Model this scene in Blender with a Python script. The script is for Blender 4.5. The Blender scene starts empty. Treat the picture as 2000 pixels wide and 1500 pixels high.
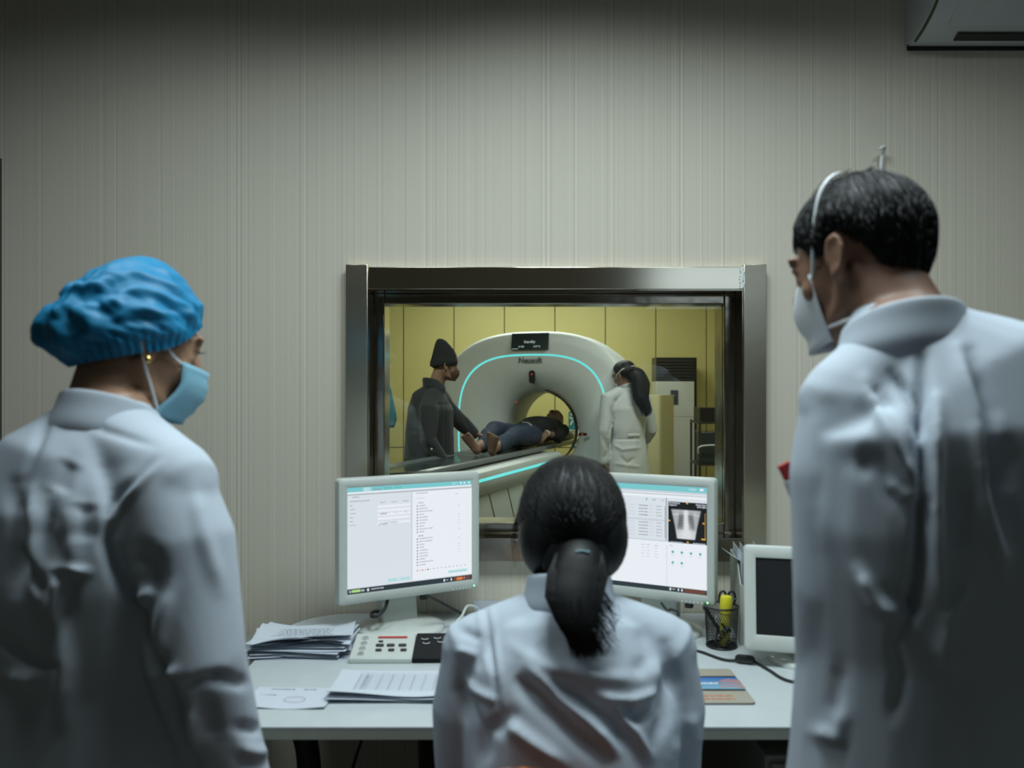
import bpy, bmesh, math, random
import numpy as np
from mathutils import Vector, Matrix, Euler, noise as mnoise
R = math.radians
random.seed(7); rng = np.random.default_rng(11)
sc = bpy.context.scene
COL = sc.collection
V = Vector

# ------------------------------------------------------------------ camera, world, lights
CAM_Z = 1.40; FPX = 1600.0
cam_d = bpy.data.cameras.new('camera'); cam = bpy.data.objects.new('camera', cam_d); COL.objects.link(cam)
cam.location = (0, 0, CAM_Z); cam.rotation_euler = (R(90), 0, 0)
cam_d.sensor_width = 36; cam_d.lens = 36*FPX/2000; cam_d.clip_start = .02
cam_d.dof.use_dof = True; cam_d.dof.focus_distance = 3.3; cam_d.dof.aperture_fstop = 3.2
sc.camera = cam
w = bpy.data.worlds.new('world'); sc.world = w; w.use_nodes = True
w.node_tree.nodes['Background'].inputs[0].default_value = (.55, .7, .8, 1)
w.node_tree.nodes['Background'].inputs[1].default_value = 0.015
vs = sc.view_settings
vs.view_transform = 'Standard'; vs.look = 'None'; vs.gamma = 1; vs.exposure = 0.0; vs.use_curve_mapping = False

def area(name, loc, rot, sx, sy, power, col, spread=180):
    l = bpy.data.lights.new(name, 'AREA'); l.shape = 'RECTANGLE'; l.size = sx; l.size_y = sy
    l.energy = power; l.color = col; l.spread = R(spread)
    o = bpy.data.objects.new(name, l); COL.objects.link(o); o.location = loc; o.rotation_euler = rot
    return o
LY = 1.28
COOL = (.84, .97, 1.0)
# ceiling lamps of the control room (recessed louvred panels) and of the scanner room
area('lamp_control', (.15, LY, 2.70), (0, 0, 0), .55, .55, 19.5, COOL, 150)
area('lamp_control', (1.0, LY-.08, 2.70), (0, 0, 0), .55, .55, 8.5, COOL, 150)
area('lamp_control', (-.85, LY, 2.70), (0, 0, 0), .5, .5, 7, COOL, 150)
area('header_glint_light', (1.70, -2.03, 2.25), (R(90), 0, 0), 1.15, .45, 2.0, (.7, .88, 1.0))  # unseen light added behind the camera for the highlight on the steel header
area('lamp_scanner', (-.9, 5.4, 2.78), (0, 0, 0), 1.1, .5, 29, (.95, 1, .95))
area('lamp_scanner', (1.5, 6.2, 2.78), (0, 0, 0), 1.1, .5, 29, (.95, 1, .95))
area('lamp_scanner', (.3, 8.4, 2.78), (0, 0, 0), 2.2, .5, 44, (.95, 1, .95))

# ------------------------------------------------------------------ helpers
def P(px, py, D):
    return V(((px-1000)/FPX*D, D, CAM_Z-(py-750)/FPX*D))

def mat(name, col, rough=.6, metal=0, spec=.5, emis=None, estr=0, noise=None, bump=None, sheen=0, alpha=None, coat=0, aniso=0):
    """noise=(scale,(sx,sy,sz),amount) varies the colour; bump=(scale,(sx,sy,sz),strength,distance)"""
    m = bpy.data.materials.new(name); m.use_nodes = True
    nt = m.node_tree; b = nt.nodes['Principled BSDF']
    b.inputs['Base Color'].default_value = (*col, 1); b.inputs['Roughness'].default_value = rough
    b.inputs['Metallic'].default_value = metal; b.inputs['Specular IOR Level'].default_value = spec
    if emis: b.inputs['Emission Color'].default_value = (*emis, 1); b.inputs['Emission Strength'].default_value = estr
    if sheen: b.inputs['Sheen Weight'].default_value = sheen
    if coat: b.inputs['Coat Weight'].default_value = coat
    if aniso: b.inputs['Anisotropic'].default_value = aniso
    def tex(scale, s, detail=3):
        tc = nt.nodes.new('ShaderNodeTexCoord'); mp = nt.nodes.new('ShaderNodeMapping'); nz = nt.nodes.new('ShaderNodeTexNoise')
        mp.inputs['Scale'].default_value = s; nz.inputs['Scale'].default_value = scale; nz.inputs['Detail'].default_value = detail
        nt.links.new(tc.outputs['Object'], mp.inputs[0]); nt.links.new(mp.outputs[0], nz.inputs[0]); return nz
    nz = tex(*( (noise[0], noise[1]) if noise else (30, (1, 1, 1)) ))
    amt = noise[2] if noise else .06
    mx = nt.nodes.new('ShaderNodeMix'); mx.data_type = 'RGBA'
    mx.inputs[6].default_value = (*[max(0, c*(1-amt)) for c in col], 1); mx.inputs[7].default_value = (*[min(1, c*(1+amt)) for c in col], 1)
    nt.links.new(nz.outputs[0], mx.inputs[0]); nt.links.new(mx.outputs[2], b.inputs['Base Color'])
    if bump:
        n2 = tex(bump[0], bump[1], 4); bp = nt.nodes.new('ShaderNodeBump')
        bp.inputs['Strength'].default_value = bump[2]; bp.inputs['Distance'].default_value = bump[3]
        nt.links.new(n2.outputs[0], bp.inputs['Height']); nt.links.new(bp.outputs[0], b.inputs['Normal'])
    return m

def emat(name, col, s=1.0):
    m = bpy.data.materials.new(name); m.use_nodes = True; nt = m.node_tree
    b = nt.nodes['Principled BSDF']; b.inputs['Base Color'].default_value = (.01, .01, .01, 1); b.inputs['Roughness'].default_value = .3
    b.inputs['Emission Color'].default_value = (*col, 1); b.inputs['Emission Strength'].default_value = s
    return m

class MB:
    def __init__(s): s.v = []; s.f = []; s.m = []; s.mats = []
    def mi(s, m):
        if m is None: return 0
        if m not in s.mats: s.mats.append(m)
        return s.mats.index(m)
    def add(s, vs, fs, m=None):
        o = len(s.v); s.v += [tuple(v) for v in vs]; k = s.mi(m)
        for f in fs: s.f.append([i+o for i in f]); s.m.append(k)
        return s
    def box(s, lo, hi, m=None, M=None):
        x0, y0, z0 = lo; x1, y1, z1 = hi
        vs = [V((x, y, z)) for z in (z0, z1) for y in (y0, y1) for x in (x0, x1)]
        if M: vs = [M @ v for v in vs]
        return s.add(vs, [(0, 2, 3, 1), (4, 5, 7, 6), (0, 1, 5, 4), (2, 6, 7, 3), (0, 4, 6, 2), (1, 3, 7, 5)], m)
    def grid(s, rows, m=None, closed=False, capa=False, capb=False):
        n = len(rows[0]); vs = [p for r in rows for p in r]; fs = []
        for i in range(len(rows)-1):
            for j in range(n if closed else n-1):
                k = (j+1) % n; fs.append((i*n+j, i*n+k, (i+1)*n+k, (i+1)*n+j))
        if capa: fs.append(tuple(range(n-1, -1, -1)))
        if capb: fs.append(tuple((len(rows)-1)*n+j for j in range(n)))
        return s.add(vs, fs, m)
    def prism(s, poly, z0, z1, m=None, M=None, axis='z'):
        n = len(poly)
        def pt(p, h): return {'z': V((p[0], p[1], h)), 'y': V((p[0], h, p[1])), 'x': V((h, p[0], p[1]))}[axis]
        rows = [[pt(p, z0) for p in poly], [pt(p, z1) for p in poly]]
        if M: rows = [[M @ p for p in r] for r in rows]
        return s.grid(rows, m, True, True, True)
    def tube(s, pts, radii, m=None, side=None, n=16, cap=True, exp=2.0):
        pts = [V(p) for p in pts]; rad = [(r, r) if not isinstance(r, (tuple, list)) else tuple(r) for r in radii]
        if cap:   # rounded ends
            def endpts(p, q, r):
                d = (p-q).normalized(); h = min(r); return [(p+d*h*.5, (r[0]*.87, r[1]*.87)), (p+d*h*.85, (r[0]*.5, r[1]*.5)), (p+d*h, (r[0]*.08, r[1]*.08))]
            a = endpts(pts[0], pts[1], rad[0]); b = endpts(pts[-1], pts[-2], rad[-1])
            pts = [x[0] for x in reversed(a)]+pts+[x[0] for x in b]; rad = [x[1] for x in reversed(a)]+rad+[x[1] for x in b]
        rows = []; prev = V(side) if side else None
        for i, p in enumerate(pts):
            t = (pts[min(i+1, len(pts)-1)]-pts[max(i-1, 0)])
            if t.length < 1e-9: t = V((0, 0, 1))
            t.normalize()
            if prev is None: prev = V((1, 0, 0)) if abs(t.x) < .8 else V((0, 1, 0))
            u = (V(side) if side else prev); u = u-t*u.dot(t)
            if u.length < 1e-4: u = prev-t*prev.dot(t)
            u.normalize(); wv = t.cross(u); prev = u; a, b = rad[i]
            row = []
            for k in range(n):
                th = 2*math.pi*k/n; c, q = math.cos(th), math.sin(th)
                c = math.copysign(abs(c)**(2/exp), c); q = math.copysign(abs(q)**(2/exp), q)
                row.append(p+u*a*c+wv*b*q)
            rows.append(row)
        return s.grid(rows, m, True, True, True)
    def ell(s, c, r, m=None, M=None, n=20, k=12):
        c = V(c); rows = []
        for i in range(1, k):
            ph = math.pi*i/k; row = []
            for j in range(n):
                th = 2*math.pi*j/n
                v = V((r[0]*math.sin(ph)*math.cos(th), r[1]*math.sin(ph)*math.sin(th), r[2]*math.cos(ph)))
                if M: v = M @ v
                row.append(c+v)
            rows.append(row)
        a = V((0, 0, r[2])); b = V((0, 0, -r[2]))
        if M: a = M @ a; b = M @ b
        o = len(s.v); s.grid(rows, m, True); mi = s.mi(m)
        s.v += [tuple(c+a), tuple(c+b)]; ia = len(s.v)-2; ib = ia+1; L = o+(k-2)*n
        for j in range(n):
            q = (j+1) % n; s.f.append([ia, o+q, o+j]); s.m.append(mi); s.f.append([ib, L+j, L+q]); s.m.append(mi)
        return s
    def lathe(s, prof, c, m=None, n=32, sx=1, sy=1, M=None):
        rows = []
        for r, z in prof:
            row = [V((r*sx*math.cos(2*math.pi*j/n), r*sy*math.sin(2*math.pi*j/n), z)) for j in range(n)]
            if M: row = [M @ p for p in row]
            rows.append([V(c)+p for p in row])
        return s.grid(rows, m, True, True, True)
    def xf(s, M):
        s.v = [tuple(M @ V(v)) for v in s.v]; return s
    def mesh(s, name='m'):
        me = bpy.data.meshes.new(name); me.from_pydata(s.v, [], s.f)
        for m in s.mats: me.materials.append(m)
        if s.mats: me.polygons.foreach_set('material_index', s.m)
        bm = bmesh.new(); bm.from_mesh(me); bmesh.ops.recalc_face_normals(bm, faces=bm.faces); bm.to_mesh(me); bm.free()
        me.update(); return me
    def build(s, name, m=None, parent=None, smooth=False, bevel=0, seg=2, sub=0, angle=None):
        me = s.mesh(name)
        if m is not None and not s.mats: me.materials.append(m)
        return link(name, me, parent, smooth, bevel, seg, sub, angle)

def link(name, me, parent=None, smooth=False, bevel=0, seg=2, sub=0, angle=None):
    o = bpy.data.objects.new(name, me); COL.objects.link(o)
    if parent: o.parent = parent
    if bevel:
        b = o.modifiers.new('bevel', 'BEVEL'); b.width = bevel; b.segments = seg; b.limit_method = 'ANGLE'; b.angle_limit = R(40)
        smooth = True; angle = angle or 40
    if sub:
        q = o.modifiers.new('sub', 'SUBSURF'); q.levels = sub; q.render_levels = sub
    if smooth:
        me.polygons.foreach_set('use_smooth', [True]*len(me.polygons))
        if angle: me.set_sharp_from_angle(angle=R(angle))
    me.update(); return o

def remesh(mb, voxel, it=6, fac=.5):
    """fuse overlapping shapes into one continuous skin"""
    me = mb.mesh('tmp'); me.materials.clear(); o = bpy.data.objects.new('tmp', me); COL.objects.link(o)
    r = o.modifiers.new('r', 'REMESH'); r.mode = 'VOXEL'; r.voxel_size = voxel; r.adaptivity = 0
    if it:
        q = o.modifiers.new('s', 'SMOOTH'); q.iterations = it; q.factor = fac
    dg = bpy.context.evaluated_depsgraph_get(); dg.update()
    out = bpy.data.meshes.new_from_object(o.evaluated_get(dg))
    bpy.data.objects.remove(o); bpy.data.meshes.remove(me)
    return out

def getco(me):
    a = np.empty(len(me.vertices)*3); me.vertices.foreach_get('co', a); return a.reshape(-1, 3)
def getno(me):
    a = np.empty(len(me.vertices)*3); me.vertices.foreach_get('normal', a); return a.reshape(-1, 3)
def setco(me, a):
    me.vertices.foreach_set('co', a.ravel()); me.update()

def wrinkle(me, amp, scale, stretch=(1, 1, 1), seed=0):
    co = getco(me); no = getno(me); s = np.array(stretch)
    d = np.array([mnoise.fractal(V((c*s*scale+seed)), 1.0, 2.0, 2) for c in co]); setco(me, co+no*(d*amp)[:, None])

def folds(me, M, lst, facing=True):
    """press fold lines (polylines of points seen at (px,py), width px, depth m) into the cloth on its near side"""
    co = getco(me); no = getno(me); A = np.array(M); W = co@A[:3, :3].T+A[:3, 3]; N = no@A[:3, :3].T
    px = 1000+FPX*W[:, 0]/W[:, 1]; py = 750-FPX*(W[:, 2]-CAM_Z)/W[:, 1]
    view = W-np.array([0, 0, CAM_Z]); view /= np.linalg.norm(view, axis=1)[:, None]
    f = np.clip(-(N*view).sum(1)*2.5, 0, 1); tot = np.zeros(len(co))
    for pts, wd, dep in lst:
        best = np.full(len(co), 1e9); par = np.zeros(len(co)); n = len(pts)-1
        for i in range(n):
            a = np.array(pts[i]); b = np.array(pts[i+1]); ab = b-a; t = np.clip(((px-a[0])*ab[0]+(py-a[1])*ab[1])/(ab@ab), 0, 1)
            d = np.hypot(px-a[0]-t*ab[0], py-a[1]-t*ab[1]); k = d < best
            best[k] = d[k]; par[k] = (i+t[k])/n
        tap = np.clip(np.sin(np.pi*(par*.86+.07))*1.5, 0, 1)
        g = np.exp(-(best/wd)**2)
        tot += dep*g*tap
    setco(me, co+no*(tot*f)[:, None])

def empty(name, loc=(0, 0, 0), rz=0):
    o = bpy.data.objects.new(name, None); COL.objects.link(o); o.location = loc; o.rotation_euler = (0, 0, rz); o.empty_display_size = .1; return o
def tag(o, label=None, cat=None, group=None, kind=None):
    if label: o['label'] = label
    if cat: o['category'] = cat
    if group: o['group'] = group
    if kind: o['kind'] = kind
    return o
def rrect(x0, y0, x1, y1, r, n=5):
    out = []
    for cx, cy, a in ((x1-r, y1-r, 0), (x0+r, y1-r, 90), (x0+r, y0+r, 180), (x1-r, y0+r, 270)):
        for i in range(n+1):
            t = R(a+90*i/n); out.append((cx+r*math.cos(t), cy+r*math.sin(t)))
    return out
def spline(pts, k=8):
    pts = [V(p) for p in pts]; out = []
    for i in range(len(pts)-1):
        p0 = pts[max(i-1, 0)]; p1 = pts[i]; p2 = pts[i+1]; p3 = pts[min(i+2, len(pts)-1)]
        for j in range(k):
            t = j/k; out.append(.5*((2*p1)+(p2-p0)*t+(2*p0-5*p1+4*p2-p3)*t*t+(3*p1-p0-3*p2+p3)*t**3))
    out.append(pts[-1]); return out
def cable(name, pts, r, m, parent=None, n=8, k=8):
    q = spline(pts, k); return MB().tube(q, [r]*len(q), n=n).build(name, m, parent, smooth=True)
def text(s, size, m, name, M, parent, ext=.0006, align='CENTER', bold=0):
    c = bpy.data.curves.new('t', 'FONT'); c.body = s; c.size = size; c.extrude = ext; c.align_x = align; c.align_y = 'CENTER'; c.offset = bold
    o = bpy.data.objects.new('t', c); COL.objects.link(o); dg = bpy.context.evaluated_depsgraph_get(); dg.update()
    me = bpy.data.meshes.new_from_object(o.evaluated_get(dg)); bpy.data.objects.remove(o)
    me.transform(M); me.materials.clear(); me.materials.append(m)
    return link(name, me, parent)

# ------------------------------------------------------------------ materials
def wallpaper():
    m = bpy.data.materials.new('striped_wallpaper'); m.use_nodes = True; nt = m.node_tree; b = nt.nodes['Principled BSDF']; b.inputs['Roughness'].default_value = .55
    b.inputs['Specular IOR Level'].default_value = .35
    tc = nt.nodes.new('ShaderNodeTexCoord'); sep = nt.nodes.new('ShaderNodeSeparateXYZ'); nt.links.new(tc.outputs['Object'], sep.inputs[0])
    def oned(scale, det=0):
        mu = nt.nodes.new('ShaderNodeMath'); mu.operation = 'MULTIPLY'; mu.inputs[1].default_value = scale
        nt.links.new(sep.outputs[0], mu.inputs[0])
        nz = nt.nodes.new('ShaderNodeTexNoise'); nz.noise_dimensions = '1D'; nz.inputs['Scale'].default_value = 1; nz.inputs['Detail'].default_value = det
        nt.links.new(mu.outputs[0], nz.inputs['W']); return nz.outputs[0]
    def ramp(x, stops):
        r = nt.nodes.new('ShaderNodeValToRGB'); r.color_ramp.elements[0].position = stops[0][0]; r.color_ramp.elements[0].color = (*[stops[0][1]]*3, 1)
        r.color_ramp.elements[1].position = stops[-1][0]; r.color_ramp.elements[1].color = (*[stops[-1][1]]*3, 1)
        for p, v in stops[1:-1]: e = r.color_ramp.elements.new(p); e.color = (*[v]*3, 1)
        nt.links.new(x, r.inputs[0]); return r.outputs[0]
    def mth(op, a, b_):
        q = nt.nodes.new('ShaderNodeMath'); q.operation = op
        for i, x in enumerate((a, b_)):
            if isinstance(x, (int, float)): q.inputs[i].default_value = x
            else: nt.links.new(x, q.inputs[i])
        return q.outputs[0]
    lines = ramp(oned(150, 1), [(.30, 0), (.40, .5), (.60, .5), (.72, 1)])
    fine = ramp(oned(420), [(.2, .3), (.8, .7)])
    broad = ramp(oned(16), [(.35, .0), (.65, 1)])
    mod = mth('MULTIPLY', mth('SUBTRACT', lines, .5), mth('ADD', mth('MULTIPLY', broad, .9), .25))
    fm = mth('MULTIPLY', mth('SUBTRACT', fine, .5), .35)
    h = mth('ADD', mod, fm)
    v = mth('ADD', h, .5)
    mx = nt.nodes.new('ShaderNodeMix'); mx.data_type = 'RGBA'
    mx.inputs[6].default_value = (.55, .51, .42, 1); mx.inputs[7].default_value = (.72, .675, .57, 1)
    nt.links.new(v, mx.inputs[0]); nt.links.new(mx.outputs[2], b.inputs['Base Color'])
    n3 = nt.nodes.new('ShaderNodeTexNoise'); n3.inputs['Scale'].default_value = 260; nt.links.new(tc.outputs['Object'], n3.inputs[0])
    hh = mth('ADD', h, mth('MULTIPLY', n3.outputs[0], .25))
    bp = nt.nodes.new('ShaderNodeBump'); bp.inputs['Strength'].default_value = .22; bp.inputs['Distance'].default_value = .0014
    nt.links.new(hh, bp.inputs['Height']); nt.links.new(bp.outputs[0], b.inputs['Normal'])
    return m
M = {}
M['paper'] = wallpaper()
M['plaster'] = mat('plaster', (.19, .18, .15), .8)
M['dark_room'] = mat('dim_paint', (.52, .47, .36), .8)
M['floor'] = mat('vinyl_floor', (.08, .07, .055), .4, noise=(3, (1, 1, 1), .1))
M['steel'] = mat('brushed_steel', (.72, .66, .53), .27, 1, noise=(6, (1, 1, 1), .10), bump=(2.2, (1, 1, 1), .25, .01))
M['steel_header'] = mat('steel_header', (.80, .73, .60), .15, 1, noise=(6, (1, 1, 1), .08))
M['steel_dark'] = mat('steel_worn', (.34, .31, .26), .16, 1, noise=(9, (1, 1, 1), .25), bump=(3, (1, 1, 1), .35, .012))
M['yellow'] = mat('yellow_panel', (.66, .60, .24), .45, noise=(1.5, (1, 1, 1), .05))
M['groove'] = mat('groove', (.12, .11, .05), .8)
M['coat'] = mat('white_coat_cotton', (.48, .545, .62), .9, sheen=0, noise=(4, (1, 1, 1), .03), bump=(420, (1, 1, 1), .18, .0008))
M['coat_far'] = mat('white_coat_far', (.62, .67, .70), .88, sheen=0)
M['seam'] = mat('coat_seam', (.30, .34, .42), .9)
M['skin'] = mat('skin', (.25, .135, .085), .5, noise=(40, (1, 1, 1), .08))  # skin browns are darkened, shade on the people is in the colour
M['skin_pale'] = mat('skin_pale', (.36, .21, .13), .5, noise=(40, (1, 1, 1), .06))
M['skin_dark'] = mat('skin_shaded', (.26, .155, .11), .6, noise=(60, (1, 1, 1), .2))  # mottled brown with shade put into the tone
M['hair'] = mat('black_hair', (.006, .0065, .007), .52, spec=.28)
M['cap'] = mat('blue_nonwoven', (.002, .20, .40), .55, noise=(9, (1, 1, 1), .15), bump=(90, (1, 1, 1), .2, .002))
M['mask_blue'] = mat('mask_blue', (.25, .52, .66), .8, noise=(60, (1, 1, 1), .06))
M['mask_white'] = mat('mask_white', (.72, .76, .79), .85)
M['elastic'] = mat('white_elastic', (.7, .73, .75), .8)
M['gold'] = mat('gold', (.85, .6, .2), .25, 1)
M['eye'] = mat('eye_white', (.7, .68, .65), .2)
M['iris'] = mat('iris_dark', (.02, .012, .01), .2)
M['jacket'] = mat('dark_jacket', (.019, .024, .032), .9, sheen=.15, noise=(12, (1, 1, 1), .25))
M['beanie'] = mat('black_knit', (.010, .012, .014), .95, bump=(160, (1, 1, .2), .5, .003))
M['jeans'] = mat('blue_denim', (.022, .040, .080), .85, noise=(14, (1, 1, 1), .35))
M['black_cloth'] = mat('black_cloth', (.010, .011, .013), .9)
M['brown_mask'] = mat('dark_mask', (.10, .045, .03), .8)
M['white_pl'] = mat('beige_plastic', (.56, .60, .56), .42)
M['white_gl'] = mat('gloss_plastic', (.62, .66, .62), .16)
M['desk'] = mat('desk_laminate', (.54, .59, .60), .38)
M['desk_edge'] = mat('desk_edge', (.32, .34, .29), .5)
M['dark_metal'] = mat('dark_metal', (.06, .06, .055), .45, .6)
M['black_pl'] = mat('black_plastic', (.012, .013, .014), .35)
M['rubber'] = mat('black_rubber', (.015, .016, .018), .5)
M['paperw'] = mat('paper', (.60, .65, .72), .85, noise=(3, (1, 1, 1), .02))
M['ink'] = mat('ink', (.22, .25, .30), .9)
M['ink_faint'] = mat('ink_faint', (.42, .46, .52), .9)
M['stamp'] = mat('stamp_ink', (.55, .50, .56), .9)
M['red'] = mat('red', (.50, .02, .02), .5)
M['yel'] = mat('yellow_plastic', (.75, .68, .03), .4)
M['green_led'] = emat('led_green', (.25, 1, .35), 2.5)
M['gantry'] = mat('gantry_shell', (.74, .81, .84), .42, noise=(2.5, (1, 1, 1), .03))
M['gantry_grey'] = mat('gantry_grey', (.28, .29, .27), .45)
M['ring_brown'] = mat('bore_ring', (.14, .10, .07), .5)
M['cyan'] = emat('cyan_light', (.14, .78, .82), 1.15)
M['redled'] = emat('red_laser', (1, .06, .03), .7)
M['glossdark'] = mat('dark_gloss', (.03, .045, .05), .12)
M['teal'] = mat('teal_sign', (.02, .22, .24), .6)
M['white'] = mat('white_print', (.75, .78, .76), .7)
M['orange'] = mat('orange_shell', (.42, .11, .03), .5)
M['ac_white'] = mat('ac_shell', (.55, .58, .58), .4)
M['ac_line'] = mat('ac_line', (.05, .08, .03), .7)
M['cabinet'] = mat('grey_cabinet', (.25, .25, .21), .5)
M['glass'] = None
def glassmat():
    m = bpy.data.materials.new('lead_glass'); m.use_nodes = True; nt = m.node_tree; nt.nodes.remove(nt.nodes['Principled BSDF'])
    out = nt.nodes['Material Output']; tr = nt.nodes.new('ShaderNodeBsdfTransparent'); tr.inputs[0].default_value = (.93, .95, .90, 1)
    gl = nt.nodes.new('ShaderNodeBsdfGlossy'); gl.inputs['Roughness'].default_value = .01; gl.inputs[0].default_value = (.9, .95, .95, 1)
    lw = nt.nodes.new('ShaderNodeFresnel'); lw.inputs[0].default_value = 1.6; mx = nt.nodes.new('ShaderNodeMixShader')
    mu = nt.nodes.new('ShaderNodeMath'); mu.operation = 'MULTIPLY'; mu.inputs[1].default_value = .55
    nt.links.new(lw.outputs[0], mu.inputs[0]); nt.links.new(mu.outputs[0], mx.inputs[0]); nt.links.new(tr.outputs[0], mx.inputs[1]); nt.links.new(gl.outputs[0], mx.inputs[2])
    nt.links.new(mx.outputs[0], out.inputs[0]); return m
M['glass'] = glassmat()
def clearmat():
    m = bpy.data.materials.new('clear_film'); m.use_nodes = True; nt = m.node_tree; b = nt.nodes['Principled BSDF']
    b.inputs['Base Color'].default_value = (.75, .85, .85, 1); b.inputs['Roughness'].default_value = .15; b.inputs['Alpha'].default_value = .35
    return m
M['film'] = clearmat()

# ------------------------------------------------------------------ the setting
WD = 2.33            # near face of the wall with the window
WB = 2.50            # its far face
oxl = P(719, 750, 2.30).x; oxr = P(1452, 750, 2.30).x
ozt = P(0, 565, 2.30).z; ozb = P(0, 1054, 2.30).z
XL, XR, YB, YF = -2.3, 2.4, -2.1, 9.9
ZC = 2.74
m = MB(); e = .002
m.box((XL, WD, 0), (oxl-e, WB, 2.86)); m.box((oxr+e, WD, 0), (XR+.9, WB, 2.86)); m.box((oxl-e, WD, 0), (oxr+e, WB, ozb-e)); m.box((oxl-e, WD, ozt+e), (oxr+e, WB, 2.86))
m.box((XL-.7, WD+.02, 0), (XL, WB, 2.86))
tag(m.build('wall_front', M['paper']), kind='structure')
tag(MB().box((XL-.12, YB, 0), (XL, WD, ZC)).build('wall_left', M['plaster']), kind='structure')
tag(MB().box((XR, YB, 0), (XR+.12, WD, ZC)).build('wall_right', M['plaster']), kind='structure')
tag(MB().box((XL, YB-.12, 0), (XR, YB, ZC)).build('wall_back', M['dark_room']), kind='structure')
tag(MB().box((-3.2, YB-.1, -.1), (3.6, YF+.2, 0)).build('floor', M['floor']), kind='structure')
tag(MB().box((-3.2, YB-.1, 2.86), (3.6, YF+.2, 3.0)).build('ceiling', M['plaster']), kind='structure')
# scanner room walls of wide yellow panels with dark joints
CW = 9.74
m = MB(); m.box((-2.9, CW+.02, 0), (3.3, CW+.15, 2.86), M['groove'])
pw = 98.6*CW/FPX; x0 = (788-1000)/FPX*CW-2*pw
zj = CAM_Z-124*CW/FPX
k = 0
xx = x0-pw*2
while xx < 3.3:
    a, b = max(xx+.006, -2.9), min(xx+pw-.006, 3.3)
    if b > a:
        m.box((a, CW, zj+.006), (b, CW+.03, 2.86), M['yellow']); m.box((a, CW, 0), (b, CW+.03, zj-.006), M['yellow'])
    xx += pw
tag(m.build('wall_far', None), kind='structure')
m = MB(); m.box((-2.95, WB, 0), (-2.8, CW, 2.86), M['yellow'])
tag(m.build('wall_far_left', None), kind='structure')
m = MB(); m.box((3.1, WB, 0), (3.25, CW, 2.86), M['yellow'])
tag(m.build('wall_far_right', None), kind='structure')
# dark door at the left end of the wall
xd = P(4, 0, WD).x
d1 = MB().box((xd-.9, WD-.035, 0), (xd-.06, WD-.001, 1.98)).build('door_1', mat('dark_door', (.06, .06, .05), .6)); tag(d1, kind='structure')
MB().box((xd-.06, WD-.05, 0), (xd, WD-.001, 2.04)).box((xd-.96, WD-.05, 0), (xd-.9, WD-.001, 2.04)).box((xd-.9, WD-.05, 1.98), (xd-.06, WD-.001, 2.04)).build('door_frame', mat('door_frame_m', (.05, .05, .04), .6), d1)

# window: steel surround, glazing frame, reveals, pane
win = empty('window_1', (0, WD, 0)); tag(win, kind='structure')
WI = win.matrix_world.copy(); 
def wbuild(mb, name, mt, **k):
    mb.v = [(x, y-WD, z) for x, y, z in mb.v]; return mb.build(name, mt, win, **k)
FD = 2.295
fl, fr = P(675, 0, FD).x, P(1497, 0, FD).x; il, ir = P(718, 0, FD).x, P(1453, 0, FD).x
pt_, pb_ = P(0, 516, FD).z, P(0, 1100, FD).z
wbuild(MB().box((fl, FD, pb_), (il, WD-.001, pt_)), 'post', M['steel'], bevel=.0015)
wbuild(MB().box((ir, FD, pb_), (fr, WD-.001, pt_)), 'post', M['steel'], bevel=.0015)
wbuild(MB().box((il, FD+.003, ozt), (ir, WD-.001, P(0, 521, FD).z)), 'header', M['steel_header'], bevel=.0015)
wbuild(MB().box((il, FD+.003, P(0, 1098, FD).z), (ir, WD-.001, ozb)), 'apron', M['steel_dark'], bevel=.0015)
# liner to the glazing frame (butts inside the surround)
G1 = 2.375; G2 = 2.395
def ringbox(mb, xa, xb, za, zb, t, y0, y1):
    mb.box((xa, y0, za), (xa+t, y1, zb)); mb.box((xb-t, y0, za), (xb, y1, zb)); mb.box((xa+t, y0, zb-t), (xb-t, y1, zb)); mb.box((xa+t, y0, za), (xb-t, y1, za+t)); return mb
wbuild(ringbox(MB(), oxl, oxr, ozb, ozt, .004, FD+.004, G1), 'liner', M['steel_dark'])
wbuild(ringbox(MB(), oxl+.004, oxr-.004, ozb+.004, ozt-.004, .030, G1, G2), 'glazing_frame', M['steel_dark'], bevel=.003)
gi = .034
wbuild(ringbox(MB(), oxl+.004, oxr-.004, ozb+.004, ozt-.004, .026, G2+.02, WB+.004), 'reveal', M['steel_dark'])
wbuild(MB().box((oxl+gi-.02, G2+.002, ozb+gi-.02), (oxr-gi+.02, G2+.018, ozt-gi+.02)), 'pane', M['glass'])
# caulk bead left of the post and broken sealant at the header joint
m = MB().box((fl-.016, WD-.006, pb_+.01), (fl, WD-.001, pt_-.02)); wbuild(m, 'caulk', mat('caulk', (.62, .58, .47), .7), bevel=.002)
m = MB()
zt0 = P(0, 524, FD).z; zt1 = ozt+.004
for i in range(16):
    z = zt0+(zt1-zt0)*i/15; m.ell((ir-.003-random.random()*.004, FD+.001, z), (.005+random.random()*.003, .003, .004), n=8, k=6)
wbuild(m, 'sealant', mat('sealant', (.72, .78, .76), .6), smooth=True)

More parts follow.
